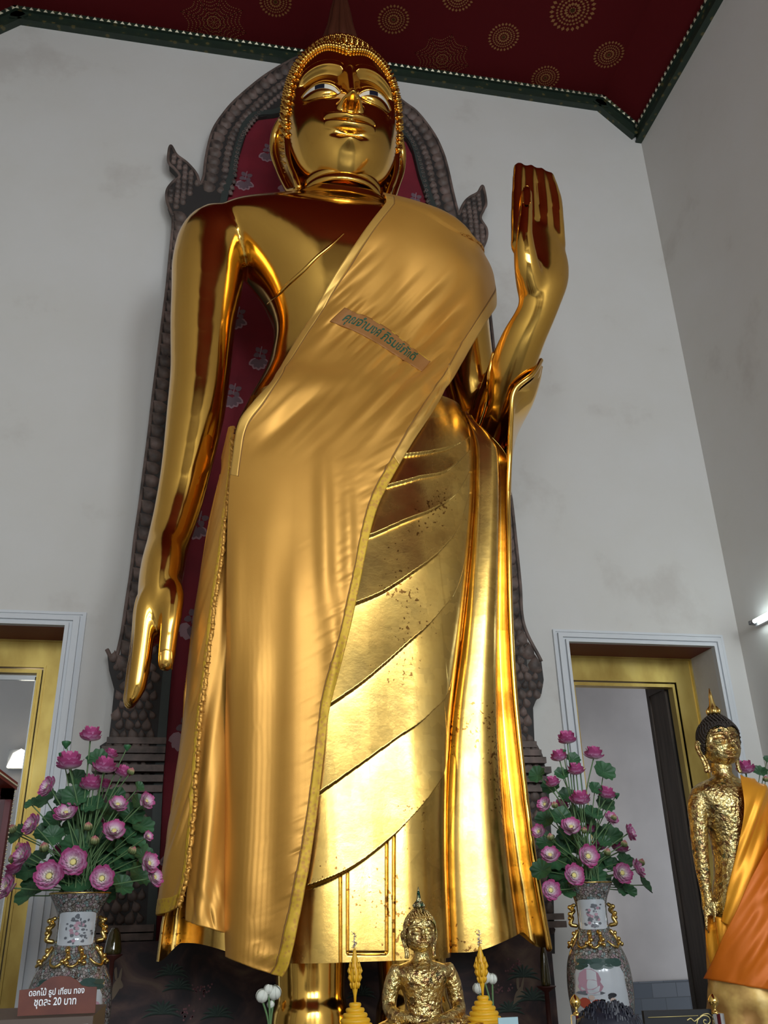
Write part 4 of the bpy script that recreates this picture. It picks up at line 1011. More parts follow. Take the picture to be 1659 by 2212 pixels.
for cx_, cy_, n in ((440, 2140, 26), (400, 2190, 20), (1120, 2090, 24), (1085, 2140, 16)):
    for i in range(n):
        q = P(cx_+rng.normal(0, 13), cy_+rng.normal(0, 9), yp); a = np.linspace(0, 2*np.pi, 6)[:-1]; r = .008
        mb.add([(q[0]+r*math.cos(t), yp, q[2]+r*math.sin(t)) for t in a], [(0, 1, 2, 3, 4)])
reparent(mb.build('painted_blossoms', M['paint_pink'], smooth=False), mu)
def blob(pts):
    s_ = spline([P(x, y, yp)[[0, 2]] for x, y in pts], 48, closed=True); mb.add([(q[0], yp-.0008*(1+len(mb.F)), q[1]) for q in s_], [tuple(range(48))])
for dx, dy in ((0, 0), (868, 20)):   # painted hares: body, head, two ears
    mb = MB()
    blob([(250+dx, 2150+dy), (262+dx, 2126+dy), (252+dx, 2118+dy), (244+dx, 2130+dy), (240+dx, 2160+dy)])
    blob([(246+dx, 2130+dy), (256+dx, 2112+dy), (266+dx, 2128+dy), (260+dx, 2136+dy)]); blob([(249+dx, 2116+dy), (247+dx, 2096+dy), (252+dx, 2090+dy), (253+dx, 2112+dy)]); blob([(256+dx, 2114+dy), (260+dx, 2096+dy), (264+dx, 2092+dy), (261+dx, 2116+dy)])
    reparent(mb.build('painted_hare', M['paint_tan'], smooth=False), mu)

#@@OBJECTS
# ------------------------------------------------------------------ altar tiers
M['altar'] = mat('dark_red_altar_wood', (.07, .02, .015), .4)
def tiered(name, x0, y0, x1, y1, z1, label, cat, m='altar'):
    mb = MB(); mb.box((x0, y0, 0), (x1, y1, .08)); mb.box((x0+.05, y0+.05, .08), (x1-.05, y1-.05, z1-.08)); mb.box((x0+.02, y0+.02, z1-.08), (x1-.02, y1-.02, z1-.04)); mb.box((x0, y0, z1-.04), (x1, y1, z1))
    o = mb.build(name, M[m], smooth=False); return tag(o, label, cat)
tiered('statue_plinth', -1.0, 5.45, 3.05, 7.62, .58, 'wide dark red plinth carrying the colossal statue and its two vases', 'plinth')
tiered('altar_table', .1, 3.55, 1.7, 4.6, 1.05, 'low dark red altar table carrying the small seated Buddha', 'altar')
tiered('figure_pedestal', 2.72, 4.7, 3.45, 5.4, .55, 'dark pedestal under the standing figure wrapped in orange cloth', 'pedestal')
tiered('vase_stand', 3.95, 6.3, 4.6, 6.95, .6, 'dark stand under the third lotus vase by the right wall', 'stand')
# ------------------------------------------------------------------ porcelain vases
def vase_mat(name, sc=60):
    m = mat(name, (.4, .38, .38), .16); c = coord(m, (1, 1, 1)); v = nd(m, 'TexVoronoi'); v.inputs['Scale'].default_value = sc; lk(m, c.outputs[0], v.inputs['Vector'])
    sp = nd(m, 'SeparateColor'); lk(m, v.outputs['Color'], sp.inputs[0])
    cr = ramp(m, sp.outputs[0], [(.0, (.18, .17, .16)), (.25, (.30, .26, .25)), (.42, (.30, .22, .24)), (.58, (.20, .27, .27)), (.75, (.36, .36, .35)), (.9, (.20, .18, .15))]); cr.color_ramp.interpolation = 'CONSTANT'
    ed = nd(m, 'TexVoronoi', feature='DISTANCE_TO_EDGE'); ed.inputs['Scale'].default_value = sc; lk(m, c.outputs[0], ed.inputs['Vector'])
    e2 = ramp(m, ed.outputs[0], [(.03, (.12, .09, .06)), (.10, (1, 1, 1))])
    mx = nd(m, 'Mix', data_type='RGBA'); mx.blend_type = 'MULTIPLY'; mx.inputs[0].default_value = 1; lk(m, cr.outputs[0], mx.inputs[6]); lk(m, e2.outputs[0], mx.inputs[7]); lk(m, mx.outputs[2], bsdf(m).inputs['Base Color'])
    bsdf(m).inputs['Coat Weight'].default_value = .5; return m
M['vase'] = vase_mat('enamelled_porcelain'); M['porcelain'] = mat('white_porcelain', (.52, .55, .58), .12, Coat_Weight=.5)
M['vgold'] = mat('vase_gilding', (.72, .50, .16), .25, 1); M['v_green'] = mat('painted_dark_green', (.03, .07, .06), .3); M['v_pink'] = mat('painted_pink', (.42, .24, .30), .3); M['v_grey'] = mat('painted_grey_leaves', (.13, .14, .16), .3); M['v_red'] = mat('painted_red', (.40, .07, .04), .3); M['v_black'] = mat('painted_black', (.02, .02, .025), .3); M['v_skin'] = mat('painted_pale_face', (.55, .42, .36), .3)
VP = [(0.10, .58), (.165, .585), (.17, .60), (.15, .66), (.17, .76), (.205, .90), (.232, 1.04), (.24, 1.15), (.228, 1.27), (.195, 1.355), (.155, 1.415), (.128, 1.465), (.113, 1.51), (.113, 1.60), (.126, 1.66), (.155, 1.715), (.172, 1.745), (.176, 1.757), (.165, 1.757), (.12, 1.66), (.10, 1.5)]
def vase(c, k, label, figs):
    root = empty('porcelain_vase', (c[0], c[1], .58), label, 'vase', 'porcelain vases of artificial lotus')
    pr = [(r*k, .58+(z-.58)) for r, z in VP]
    f = spline(pr, 90); mb = MB(); mb.lathe([(max(a, .005), b) for a, b in f], (c[0], c[1], 0), 64, cap=False); reparent(mb.build('body', M['vase']), root)
    rr = lambda z: float(np.interp(z, [p[1] for p in VP[2:17]], [p[0] for p in VP[2:17]]))*k
    def onv(a, z, off=.003): r = rr(z)+off; return (c[0]+r*math.sin(a), c[1]-r*math.cos(a), z)
    view = math.atan2(-c[0], c[1])
    def panel(a0, hw, z0, z1, name, m, e=4, off=.003):
        G = []
        for u in np.linspace(-1, 1, 21): G.append([onv(a0+u*hw, (z0+z1)/2+(z1-z0)/2*v*(1-abs(u)**e)**(1/e), off) for v in np.linspace(-1, 1, 21)])
        return reparent(grid_obj(name, np.array(G), m), root)
    p1 = panel(view, 1.05, 1.478, 1.655, 'neck_panel', M['porcelain'], 6)
    p2 = panel(view, .95, .80, 1.31, 'body_panel', M['porcelain'], 3)
    def paint(shapes, m, name, off=.005):
        mb = MB()
        for a, z, ra, rz in shapes:
            t = np.linspace(0, 2*math.pi, 11)[:-1]; mb.add([onv(view+a+ra/ .15*math.cos(q), z+rz*math.sin(q), off+.0004*(len(mb.F) % 9)) for q in t], [tuple(range(10))])
        o = mb.build(name, m); reparent(o, root); return o
    r2 = np.random.default_rng(int(abs(c[0])*100))
    paint([(r2.normal(.05, .32), r2.uniform(1.49, 1.64), r2.uniform(.006, .016), r2.uniform(.004, .009)) for _ in range(46)], M['v_grey'], 'painted_leaves')
    paint([(r2.normal(.05, .25), r2.uniform(1.50, 1.62), .015, .009) for _ in range(9)], M['v_pink'], 'painted_blossoms', .0055)
    paint([(r2.uniform(-.7, .75), 1.285+r2.uniform(-.02, .02), .028, .014) for _ in range(22)], M['v_green'], 'painted_pine')
    if figs:
        paint([(-.32, 1.20, .055, .06), (-.30, 1.16, .06, .04)], M['v_pink'], 'painted_canopy'); paint([(-.33, 1.125, .07, .012)], M['v_grey'], 'painted_brim', .006)
        paint([(-.28, 1.10, .014, .014)], M['v_skin'], 'painted_face', .009); paint([(.34, 1.085, .014, .014)], M['v_skin'], 'painted_face', .009); paint([(-.52, 1.07, .03, .03), (-.12, 1.065, .028, .026)], M['v_red'], 'painted_robes', .006); paint([(.33, 1.112, .020, .013), (.28, 1.10, .012, .012)], M['v_black'], 'painted_hair', .008)
    else:
        paint([(.25+.03*i, 1.10+.018*i, .012, .012) for i in range(8)], M['v_grey'], 'painted_branch', .006); paint([(r2.uniform(-.5, .7), r2.uniform(.9, 1.2), .03, .02) for _ in range(10)], M['v_pink'], 'painted_blossoms', .006)
    # gilt beasts on the neck and shoulder
    for a in (-1.45, 1.45):
        mb = MB(); base = [onv(view+a, z, .0) for z in (1.49, 1.53, 1.58, 1.62)]
        out = [onv(view+a, 1.50, .012), onv(view+a, 1.51, .050), onv(view+a, 1.545, .035), onv(view+a+.12, 1.565, .045), onv(view+a, 1.59, .02), onv(view+a-.1, 1.605, .04), onv(view+a, 1.622, .012)]
        s_ = spline(out, 30); mb.tube(s_, .013, 8, round_end=1)
        for q in (onv(view+a, 1.515, .048), onv(view+a+.12, 1.57, .05), onv(view+a-.1, 1.61, .042), onv(view+a, 1.545, .05)): mb.lathe([(.002, -.015), (.012, -.01), (.016, 0), (.012, .01), (.002, .015)], q, 8)
        reparent(mb.build('gilt_handle', M['vgold']), root)
    for a in (-1.15, -.25, .22, 1.1):
        mb = MB(); pts = [onv(view+a, 1.465, .01), onv(view+a+.05, 1.435, .018), onv(view+a, 1.405, .02), onv(view+a-.22, 1.375, .02), onv(view+a-.42, 1.385, .018), onv(view+a-.55, 1.41, .014)]
        mb.tube(spline(pts, 30), np.linspace(.013, .005, 30), 8, round_end=1)
        for q in (onv(view+a+.02, 1.455, .03), onv(view+a+.1, 1.42, .03), onv(view+a-.05, 1.40, .035), onv(view+a+.08, 1.39, .03)): mb.lathe([(.002, -.014), (.011, -.009), (.014, 0), (.011, .009), (.002, .014)], q, 8)
        reparent(mb.build('gilt_lizard', M['vgold']), root)
    mb = MB(); mb.lathe([(.176*k, 1.752), (.181*k, 1.757), (.176*k, 1.762), (.170*k, 1.757)], (c[0], c[1], 0), 48, cap=False); reparent(mb.build('gilt_rim', M['vgold']), root)
    return root
VL = (-.70, 6.0); VR = (2.55, 6.0); V3 = (4.27, 6.62)
vase(VL, 1.0, 'tall enamelled porcelain vase with gilt handles left of the statue, behind the red price board', False)
vase(VR, .86, 'enamelled porcelain vase painted with figures, right of the statue hem', True)
vase(V3, .86, 'porcelain vase mostly hidden behind the figure wrapped in orange cloth', False)
# ------------------------------------------------------------------ artificial lotus
def petal_mat():
    m = mat('pink_lotus_petal', (.6, .2, .4), .55); c = coord(m, (1, 1, 1)); ln = nd(m, 'VectorMath', operation='LENGTH'); lk(m, c.outputs[0], ln.inputs[0])
    lk(m, ramp(m, ln.outputs[1], [(.25, (.80, .76, .62)), (.55, (.80, .64, .70)), (.80, (.68, .32, .54)), (1.02, (.50, .08, .25))]).outputs[0], bsdf(m).inputs['Base Color'])
    bsdf(m).inputs['Subsurface Weight'].default_value = 0; return m
M['petal'] = petal_mat(); M['lotus_core'] = mat('yellow_lotus_core', (.78, .70, .25), .6); M['stamen'] = mat('pale_stamens', (.80, .72, .66), .6)
M['stem'] = mat('green_stem', (.07, .14, .06), .6); M['leafg'] = mat('lotus_leaf', (.025, .10, .04), .5); noisy(M['leafg'], 12, [(.3, (.015, .065, .025)), (.7, (.05, .15, .06))]); M['pod'] = mat('green_seed_pod', (.03, .13, .05), .5); M['budm'] = mat('green_pink_bud', (.3, .3, .15), .6)
def budm(m):
    c = coord(m, (1, 1, 1)); sp = nd(m, 'SeparateXYZ'); lk(m, c.outputs[0], sp.inputs[0]); lk(m, ramp(m, sp.outputs[2], [(.1, (.13, .17, .06)), (.5, (.40, .34, .16)), (.9, (.50, .16, .18))]).outputs[0], bsdf(m).inputs['Base Color'])
budm(M['budm'])
def petal_ring(mb, n, r, w, lift, cup, ph, base=.12, tipc=0.0):
    for k in range(n):
        a = ph+2*math.pi*k/n+rng.normal(0, .06); q = rng.uniform(.88, 1.08); jl = rng.uniform(-.10, .14); jt = rng.uniform(-.25, .25); G = []
        for u in np.linspace(0, 1, 7):
            ww = w*math.sin(math.pi*min(u*.88+.06, 1))**.50; row = []
            for v in np.linspace(-1, 1, 5):
                rad = (base+(r-base)*u)*q; zz = lift*u+cup*u*u-.0+.18*ww*v*v+tipc*max(u-.75, 0)
                zz += jl*u+jt*v*ww; row.append((rad*math.cos(a)-ww*v*math.sin(a), rad*math.sin(a)+ww*v*math.cos(a), zz))
            G.append(row)
        G = np.array(G); mb.add(G.reshape(-1, 3), grid_faces(7, 5))
def bloom_protos(open_):
    """unit size bloom, facing +z"""
    mb = MB()
    if open_: petal_ring(mb, 8, 1.0, .36, .04, .24, 0, tipc=.5); petal_ring(mb, 8, .90, .34, .22, .24, .39, tipc=.4); petal_ring(mb, 8, .78, .28, .42, .22, .1); petal_ring(mb, 13, .60, .14, .46, .20, .2); petal_ring(mb, 12, .46, .11, .52, .14, .0)
    else: petal_ring(mb, 8, 1.0, .42, .05, .38, 0, tipc=.25); petal_ring(mb, 8, .84, .42, .30, .50, .4); petal_ring(mb, 7, .62, .36, .58, .50, .1)
    p = mb.build('petals', M['petal']); me = p.data; bpy.data.objects.remove(p)
    mb = MB(); mb.lathe([(.16, .05), (.20, .32), (.17, .38), (.06, .39)], (0, 0, 0), 14); c = mb.build('core', M['lotus_core']); mc = c.data; bpy.data.objects.remove(c)
    mb = MB()
    for k in range(60):
        a = rng.uniform(0, 6.28); r0 = .18; r1 = rng.uniform(.28, .44); z1 = rng.uniform(.36, .50); mb.tube([(r0*math.cos(a), r0*math.sin(a), .15), (r1*math.cos(a), r1*math.sin(a), z1)], [.02, .03], 4)
    q = mb.build('stamens', M['stamen']); ms = q.data; bpy.data.objects.remove(q)
    return me, mc, ms
PB_ = {True: bloom_protos(True), False: bloom_protos(False)}
def link(name, me, root, rad, rot):
    o = bpy.data.objects.new(name, me); COL.objects.link(o); o.parent = root; o.scale = (rad,)*3; o.rotation_mode = 'QUATERNION'; o.rotation_quaternion = rot; return o
def stem_of(root, c, mouth, sc=.0045, bend=.0):
    c = np.array(c); m_ = np.array(mouth)+np.array([rng.uniform(-.06, .06), rng.uniform(-.06, .06), 0]); mid = (c*.55+m_*.45); mid[:2] = m_[:2]*.45+c[:2]*.55; low = m_-np.array([0, 0, .12])
    d = (c-m_); mid2 = m_+d*np.array([.12, .12, .35]); mid3 = m_+d*np.array([.55, .55, .72])
    s_ = spline([low, mid2, mid3, c], 20)-c; mb = MB(); mb.tube(s_, sc, 6); o = mb.build('stem', M['stem']); o.parent = root
def dirq(dx, dy, dz): return Vector((dx, dy, dz)).normalized().to_track_quat('Z', 'Y')
ORD = ['topmost', 'second', 'third', 'fourth', 'fifth', 'sixth', 'seventh', 'eighth', 'ninth', 'tenth', 'eleventh', 'twelfth', 'thirteenth', 'fourteenth', 'fifteenth', 'sixteenth', 'seventeenth', 'eighteenth', 'nineteenth', 'twentieth', 'twenty-first', 'twenty-second', 'twenty-third', 'twenty-fourth', 'twenty-fifth', 'twenty-sixth', 'twenty-seventh', 'twenty-eighth', 'twenty-ninth', 'thirtieth']+['%d%s' % (n, {1: 'st', 2: 'nd', 3: 'rd'}.get(n % 10, 'th')) for n in range(31, 60)]
def pos(k): return 'topmost' if k == 0 else ORD[k]+' from the top'
def bouquet(where, Vc, blooms, buds, pods, leaves, Y, filler=0, pxm=.00277):
    mouth = (Vc[0], Vc[1], 1.74); mpx, mpy = Q(np.array(mouth))
    blooms = sorted(blooms, key=lambda b: b[1])
    for k, (x, y, d, kind) in enumerate(blooms):
        back = kind == 'b'; yy = Y+(.16 if back else -.05-.10*sstep(1700, 1900, y)+rng.uniform(-.04, .04)); c = P(x, y, yy)
        dx = (x-mpx[0])/170; up_ = np.clip((mpy[0]-y)/220, -.1, 1.3); 
        if kind == 'f': dv = (dx*.25, -1, .15); op = True
        elif kind == 'r': dv = (.9, -.75, .35); op = True
        elif kind == 'l': dv = (-.9, -.75, .35); op = True
        elif kind == 'm': dv = (dx*.5, -.75, .6); op = True
        else: dv = (dx*.6, -.30, 1.0); op = False
        look = {'f': 'open with pale yellow centre', 'r': 'turned right', 'l': 'turned left', 'm': 'half open forwards', 'u': 'seen from the side', 'b': 'partly hidden'}[kind]
        root = empty('lotus_bloom', c, 'pink lotus %s, %s in the %s' % (look, pos(k), where), 'flower', 'lotus blooms in the %s' % where)
        rad = d/2*pxm*1.06*(1.12 if not op else 1); q = dirq(*dv)@Matrix.Rotation(rng.uniform(0, 6), 3, 'Z').to_quaternion(); me, mc, ms = PB_[op]
        link('petals', me, root, rad, q); link('core', mc, root, rad, q)
        if op: link('stamens', ms, root, rad, q)
        stem_of(root, c, mouth)
    for k, (x, y, d) in enumerate(sorted(buds, key=lambda b: b[1])):
        c = P(x, y, Y-.08); root = empty('lotus_bud', c, 'closed lotus bud, %s among the buds in the %s' % (pos(k), where), 'bud', 'lotus buds in the %s' % where); r = d/2*pxm
        dx = (x-mpx[0])/170; mb = MB(); mb.lathe([(.05, -.1), (.5, .1), (.85, .55), (.9, .95), (.62, 1.5), (.25, 1.95), (.02, 2.2)], (0, 0, -.9), 14)
        for a in np.linspace(0, 6.28, 6)[:-1]: mb.tube([(.6*math.cos(a), .6*math.sin(a), -.75), (.93*math.cos(a), .93*math.sin(a), -.1), (.80*math.cos(a), .80*math.sin(a), .45), (.35*math.cos(a), .35*math.sin(a), 1.0)], [.2, .25, .2, .05], 6)
        o = mb.build('bud', M['budm']); o.parent = root; o.scale = (r, r, r); o.rotation_mode = 'QUATERNION'; o.rotation_quaternion = dirq(dx*.6, -.4, 1); stem_of(root, c, mouth, .0035)
    for k, (x, y, d) in enumerate(sorted(pods, key=lambda b: b[1])):
        c = P(x, y, Y); root = empty('lotus_seed_pod', c, 'green cone-shaped lotus seed pod, %s among the pods in the %s' % (pos(k), where), 'seed pod', 'lotus seed pods in the %s' % where); r = d/2*pxm
        mb = MB(); mb.lathe([(.08, -1.1), (.35, -.7), (.85, -.1), (1.0, .35), (.95, .5), (.7, .56), (.05, .58)], (0, 0, 0), 20)
        for a in np.linspace(0, 6.28, 8)[:-1]: mb.lathe([(.12, 0), (.1, .06), (.02, .08)], (.55*math.cos(a), .55*math.sin(a), .56), 6)
        o = mb.build('pod', M['pod']); o.parent = root; o.scale = (r, r, r); stem_of(root, c, mouth, .0035)
    for k, (x, y, d, back) in enumerate(sorted(leaves, key=lambda b: b[1])):
        yy = Y+(.14 if back else -.02); c = P(x, y, yy); root = empty('lotus_leaf', c, 'scalloped green lotus leaf, %s among the leaves in the %s' % (pos(k), where), 'leaf', 'lotus leaves in the %s' % where); r = d/2*pxm*1.32
        dx = (x-mpx[0])/170; mb = MB(); na, nr = 40, 6; G = []; ph = rng.uniform(0, 6)
        for a in np.linspace(0, 2*math.pi, na, endpoint=False): G.append([(r*t*(1+.07*math.sin(a*9+ph)*t)*math.cos(a), r*t*(1+.07*math.sin(a*9+ph)*t)*math.sin(a), r*(.30*t*t+.10*t*t*math.sin(3*a+ph)+.05*t*math.sin(a*11))) for t in np.linspace(0.03, 1, nr)])
        G = np.array(G); mb.add(G.reshape(-1, 3), grid_faces(na, nr, cu=True)); o = mb.build('blade', M['leafg']); o.parent = root; o.rotation_mode = 'QUATERNION'; o.rotation_quaternion = dirq(dx*.8+rng.uniform(-.3, .3), -.9+rng.uniform(-.2, .3), .55); stem_of(root, c, mouth, .0035)
BL = [(195, 1600, 46, 'u'), (237, 1637, 30, 'b'), (150, 1661, 54, 'u'), (223, 1668, 48, 'u'), (262, 1677, 34, 'u'), (109, 1702, 46, 'l'), (194, 1706, 46, 'u'), (224, 1703, 30, 'b'), (253, 1742, 42, 'm'), (312, 1733, 40, 'r'), (143, 1761, 48, 'm'), (75, 1784, 46, 'l'), (245, 1800, 50, 'm'), (56, 1850, 50, 'l'), (159, 1864, 58, 'f'), (108, 1894, 58, 'f'), (220, 1899, 50, 'f'), (317, 1867, 46, 'r'), (330, 1897, 40, 'r'), (22, 1918, 52, 'l'), (33, 1888, 36, 'b'), (130, 1846, 30, 'b'), (317, 1808, 24, 'r'), (213, 1783, 22, 'b')]
bouquet('left vase', VL, BL, [(190, 1786, 18), (204, 1816, 19), (96, 1831, 20), (286, 1837, 18), (27, 1791, 18), (283, 1667, 16), (43, 1830, 18), (27, 1856, 17)],
  [(143, 1607, 21), (136, 1632, 21), (275, 1614, 18)],
  [(210, 1640, 36, 0), (165, 1682, 34, 1), (99, 1727, 40, 1), (67, 1737, 22, 0), (162, 1722, 44, 0), (200, 1741, 38, 0), (39, 1804, 34, 0), (115, 1807, 36, 0), (169, 1828, 56, 0), (166, 1903, 60, 0), (300, 1700, 20, 0), (283, 1760, 44, 1), (306, 1785, 42, 1), (268, 1862, 44, 1), (263, 1915, 38, 0), (60, 1935, 40, 0), (78, 1912, 46, 1), (290, 1812, 40, 1), (215, 1850, 44, 1), (232, 1760, 40, 1), (120, 1770, 40, 1), (300, 1890, 44, 1), (190, 1790, 46, 1), (250, 1830, 46, 1), (60, 1880, 40, 1), (150, 1935, 36, 1), (225, 1930, 40, 1), (185, 1765, 44, 1), (140, 1725, 36, 1), (270, 1790, 44, 1), (205, 1820, 50, 1), (160, 1790, 44, 1), (270, 1835, 46, 1), (310, 1850, 40, 1), (195, 1875, 50, 1), (240, 1880, 50, 1), (85, 1855, 40, 1), (125, 1870, 44, 1), (300, 1735, 34, 1), (250, 1720, 34, 1), (95, 1800, 34, 1)], 6.0)
BR_ = [(1226, 1606, 44, 'u'), (1209, 1643, 38, 'u'), (1282, 1639, 44, 'u'), (1245, 1673, 40, 'u'), (1196, 1698, 34, 'u'), (1179, 1739, 36, 'l'), (1255, 1737, 46, 'u'), (1309, 1725, 42, 'u'), (1215, 1749, 36, 'b'), (1233, 1791, 48, 'm'), (1319, 1772, 36, 'm'), (1356, 1801, 42, 'r'), (1166, 1798, 34, 'l'), (1188, 1851, 44, 'm'), (1268, 1851, 50, 'f'), (1292, 1836, 36, 'b'), (1337, 1840, 42, 'b'), (1238, 1892, 48, 'f'), (1341, 1887, 48, 'f'), (1373, 1878, 42, 'r'), (1188, 1924, 44, 'f'), (1272, 1798, 30, 'b')]
bouquet('right vase', VR, BR_, [(1198, 1739, 15), (1189, 1808, 16), (1262, 1794, 14), (1326, 1766, 14), (1312, 1841, 17), (1348, 1823, 16), (1385, 1863, 16)],
  [(1216, 1624, 18), (1253, 1665, 18), (1331, 1718, 18)],
  [(1238, 1641, 28, 0), (1304, 1668, 44, 0), (1213, 1673, 28, 0), (1211, 1766, 42, 0), (1285, 1705, 30, 0), (1306, 1739, 38, 1), (1280, 1759, 36, 0), (1161, 1675, 36, 1), (1319, 1806, 44, 1), (1306, 1820, 26, 0), (1282, 1894, 44, 0), (1299, 1863, 40, 1), (1225, 1926, 32, 0), (1359, 1924, 28, 0), (1391, 1912, 36, 0), (1336, 1917, 36, 0), (1201, 1887, 42, 1), (1190, 1700, 36, 1), (1180, 1770, 40, 1), (1215, 1830, 44, 1), (1245, 1760, 36, 1), (1255, 1900, 44, 1), (1170, 1880, 40, 1), (1300, 1900, 36, 1), (1225, 1720, 34, 1), (1265, 1770, 38, 1), (1230, 1800, 44, 1), (1290, 1800, 38, 1), (1250, 1830, 44, 1), (1200, 1860, 42, 1), (1230, 1870, 44, 1), (1320, 1870, 38, 1), (1275, 1915, 40, 1), (1205, 1910, 40, 1), (1350, 1860, 34, 1), (1180, 1820, 38, 1)], 6.0)
bouquet('far right vase', V3, [(1612, 1670, 44, 'u'), (1658, 1732, 34, 'u')], [(1654, 1683, 14)], [(1605, 1648, 17)], [(1642, 1668, 28, 0), (1657, 1641, 16, 0), (1640, 1760, 40, 1)], 6.62, pxm=.0031)
# ------------------------------------------------------------------ gold-leaf figures
def patina(name, s0):
    m = mat(name, (.6, .45, .2), .3, 1); c = coord(m, (1, 1, 1)); v = nd(m, 'TexVoronoi'); v.inputs['Scale'].default_value = s0; lk(m, c.outputs[0], v.inputs['Vector'])
    sp = nd(m, 'SeparateColor'); lk(m, v.outputs['Color'], sp.inputs[0]); n = nd(m, 'TexNoise'); n.inputs['Scale'].default_value = s0*.30; n.inputs['Detail'].default_value = 5; lk(m, c.outputs[0], n.inputs['Vector'])
    mx = nd(m, 'Mix'); mx.inputs[0].default_value = .45; lk(m, n.outputs[0], mx.inputs[2]); lk(m, sp.outputs[1], mx.inputs[3])
    lk(m, ramp(m, mx.outputs[0], [(.18, (.10, .17, .09)), (.30, (.34, .18, .08)), (.42, (.60, .42, .15)), (.65, (.80, .62, .27)), (.8, (.52, .48, .20))]).outputs[0], bsdf(m).inputs['Base Color'])
    b = nd(m, 'Bump'); b.inputs['Strength'].default_value = .8; b.inputs['Distance'].default_value = .010; lk(m, sp.outputs[0], b.inputs['Height'])
    n2 = nd(m, 'TexNoise'); n2.inputs['Scale'].default_value = s0*1.3; lk(m, c.outputs[0], n2.inputs['Vector']); b2 = nd(m, 'Bump'); b2.inputs['Strength'].default_value = .8; b2.inputs['Distance'].default_value = .012; lk(m, n2.outputs[0], b2.inputs['Height']); lk(m, b.outputs[0], b2.inputs['Normal']); lk(m, b2.outputs[0], bsdf(m).inputs['Normal'])
    return m
M['patina'] = patina('flaking_gold_leaf', 55); M['patina2'] = patina('applied_gold_leaf_squares', 46)
M['dark_curls'] = mat('dark_brown_curls', (.035, .025, .02), .6); M['jade'] = patina('jade_and_gilt_tip', 70); [setattr(e, 'color', c_) for n_ in M['jade'].node_tree.nodes if n_.type == 'VALTORGB' for e, c_ in zip(n_.color_ramp.elements, ((.02, .06, .03, 1), (.03, .10, .06, 1), (.05, .10, .06, 1), (.45, .40, .22, 1), (.45, .28, .15, 1)))]
def mini_head(c, sc, m_face, m_hair, m_tip, root, tiph):
    """face, hair cap with curls, ears and tip, chin at height c[2]"""
    sc = np.array(sc); f = lambda G: (G-np.array([HX, 6.76, 8.17]))*sc+np.array(c)
    G = f(head_surface(200, 160)); th = np.linspace(-np.pi, np.pi, 120, endpoint=False); zl = hairline(th)-.02; t = np.linspace(0, 1, 40)
    Z = zl[:, None]+(HZ1-.002-zl[:, None])*t[None]; C = f(head_xyz(Z, np.repeat(th[:, None], 40, 1), False, .04))
    face = (G.reshape(-1, 3), grid_faces(200, 160, cu=True))
    mb = MB(); mb.add(C.reshape(-1, 3), grid_faces(120, 40, cu=True)); mb.lathe([(r*sc[0]*.98, (z-8.17)*sc[2]) for r, z in DOME], (c[0], c[1], c[2]), 30)
    for p, nn in CURLS[::2]:
        q = f(p+nn*.03); r = .034*sc[0]; mb.lathe([(r*.2, -r*.6), (r, 0), (r*.7, r*.8), (r*.1, r*1.3)], q, 6)
    reparent(mb.build('hair', m_hair), root)
    mb = MB(); zt_ = c[2]+(10.38-8.17)*sc[2]; r = .16*sc[0]
    mb.lathe([(r*.9, -.15*tiph*0), (r*1.25, tiph*.08), (r*1.1, tiph*.2), (r*.8, tiph*.3), (r*.55, tiph*.45), (r*.38, tiph*.7), (r*.1, tiph)], (c[0], c[1], zt_), 16)
    for a in np.linspace(0, 6.28, 7)[:-1]: mb.tube([(c[0]+r*math.cos(a), c[1]+r*math.sin(a), zt_), (c[0]+r*1.3*math.cos(a), c[1]+r*1.3*math.sin(a), zt_+tiph*.15), (c[0]+r*.8*math.cos(a), c[1]+r*.8*math.sin(a), zt_+tiph*.33)], [r*.3, r*.35, r*.05], 6)
    reparent(mb.build('flame_finial', m_tip), root)
    for sg in (-1, 1):
        pts = np.array([(.60, 6.80, 9.12), (.66, 6.86, 9.22), (.70, 6.92, 9.0), (.64, 6.9, 8.7), (.58, 6.86, 8.4), (.56, 6.82, 8.1), (.58, 6.80, 7.95)]); pts[:, 0] = HX+sg*pts[:, 0]
        mb = MB(); mb.tube(spline(f(pts), 24), .045*sc[0]*1.3, 8, round_end=1); mb.tube(spline(f(pts-np.array([sg*.06, .06, .02])), 24), .04*sc[0]*1.3, 8, round_end=1); reparent(mb.build('ear', m_face), root)
    return face
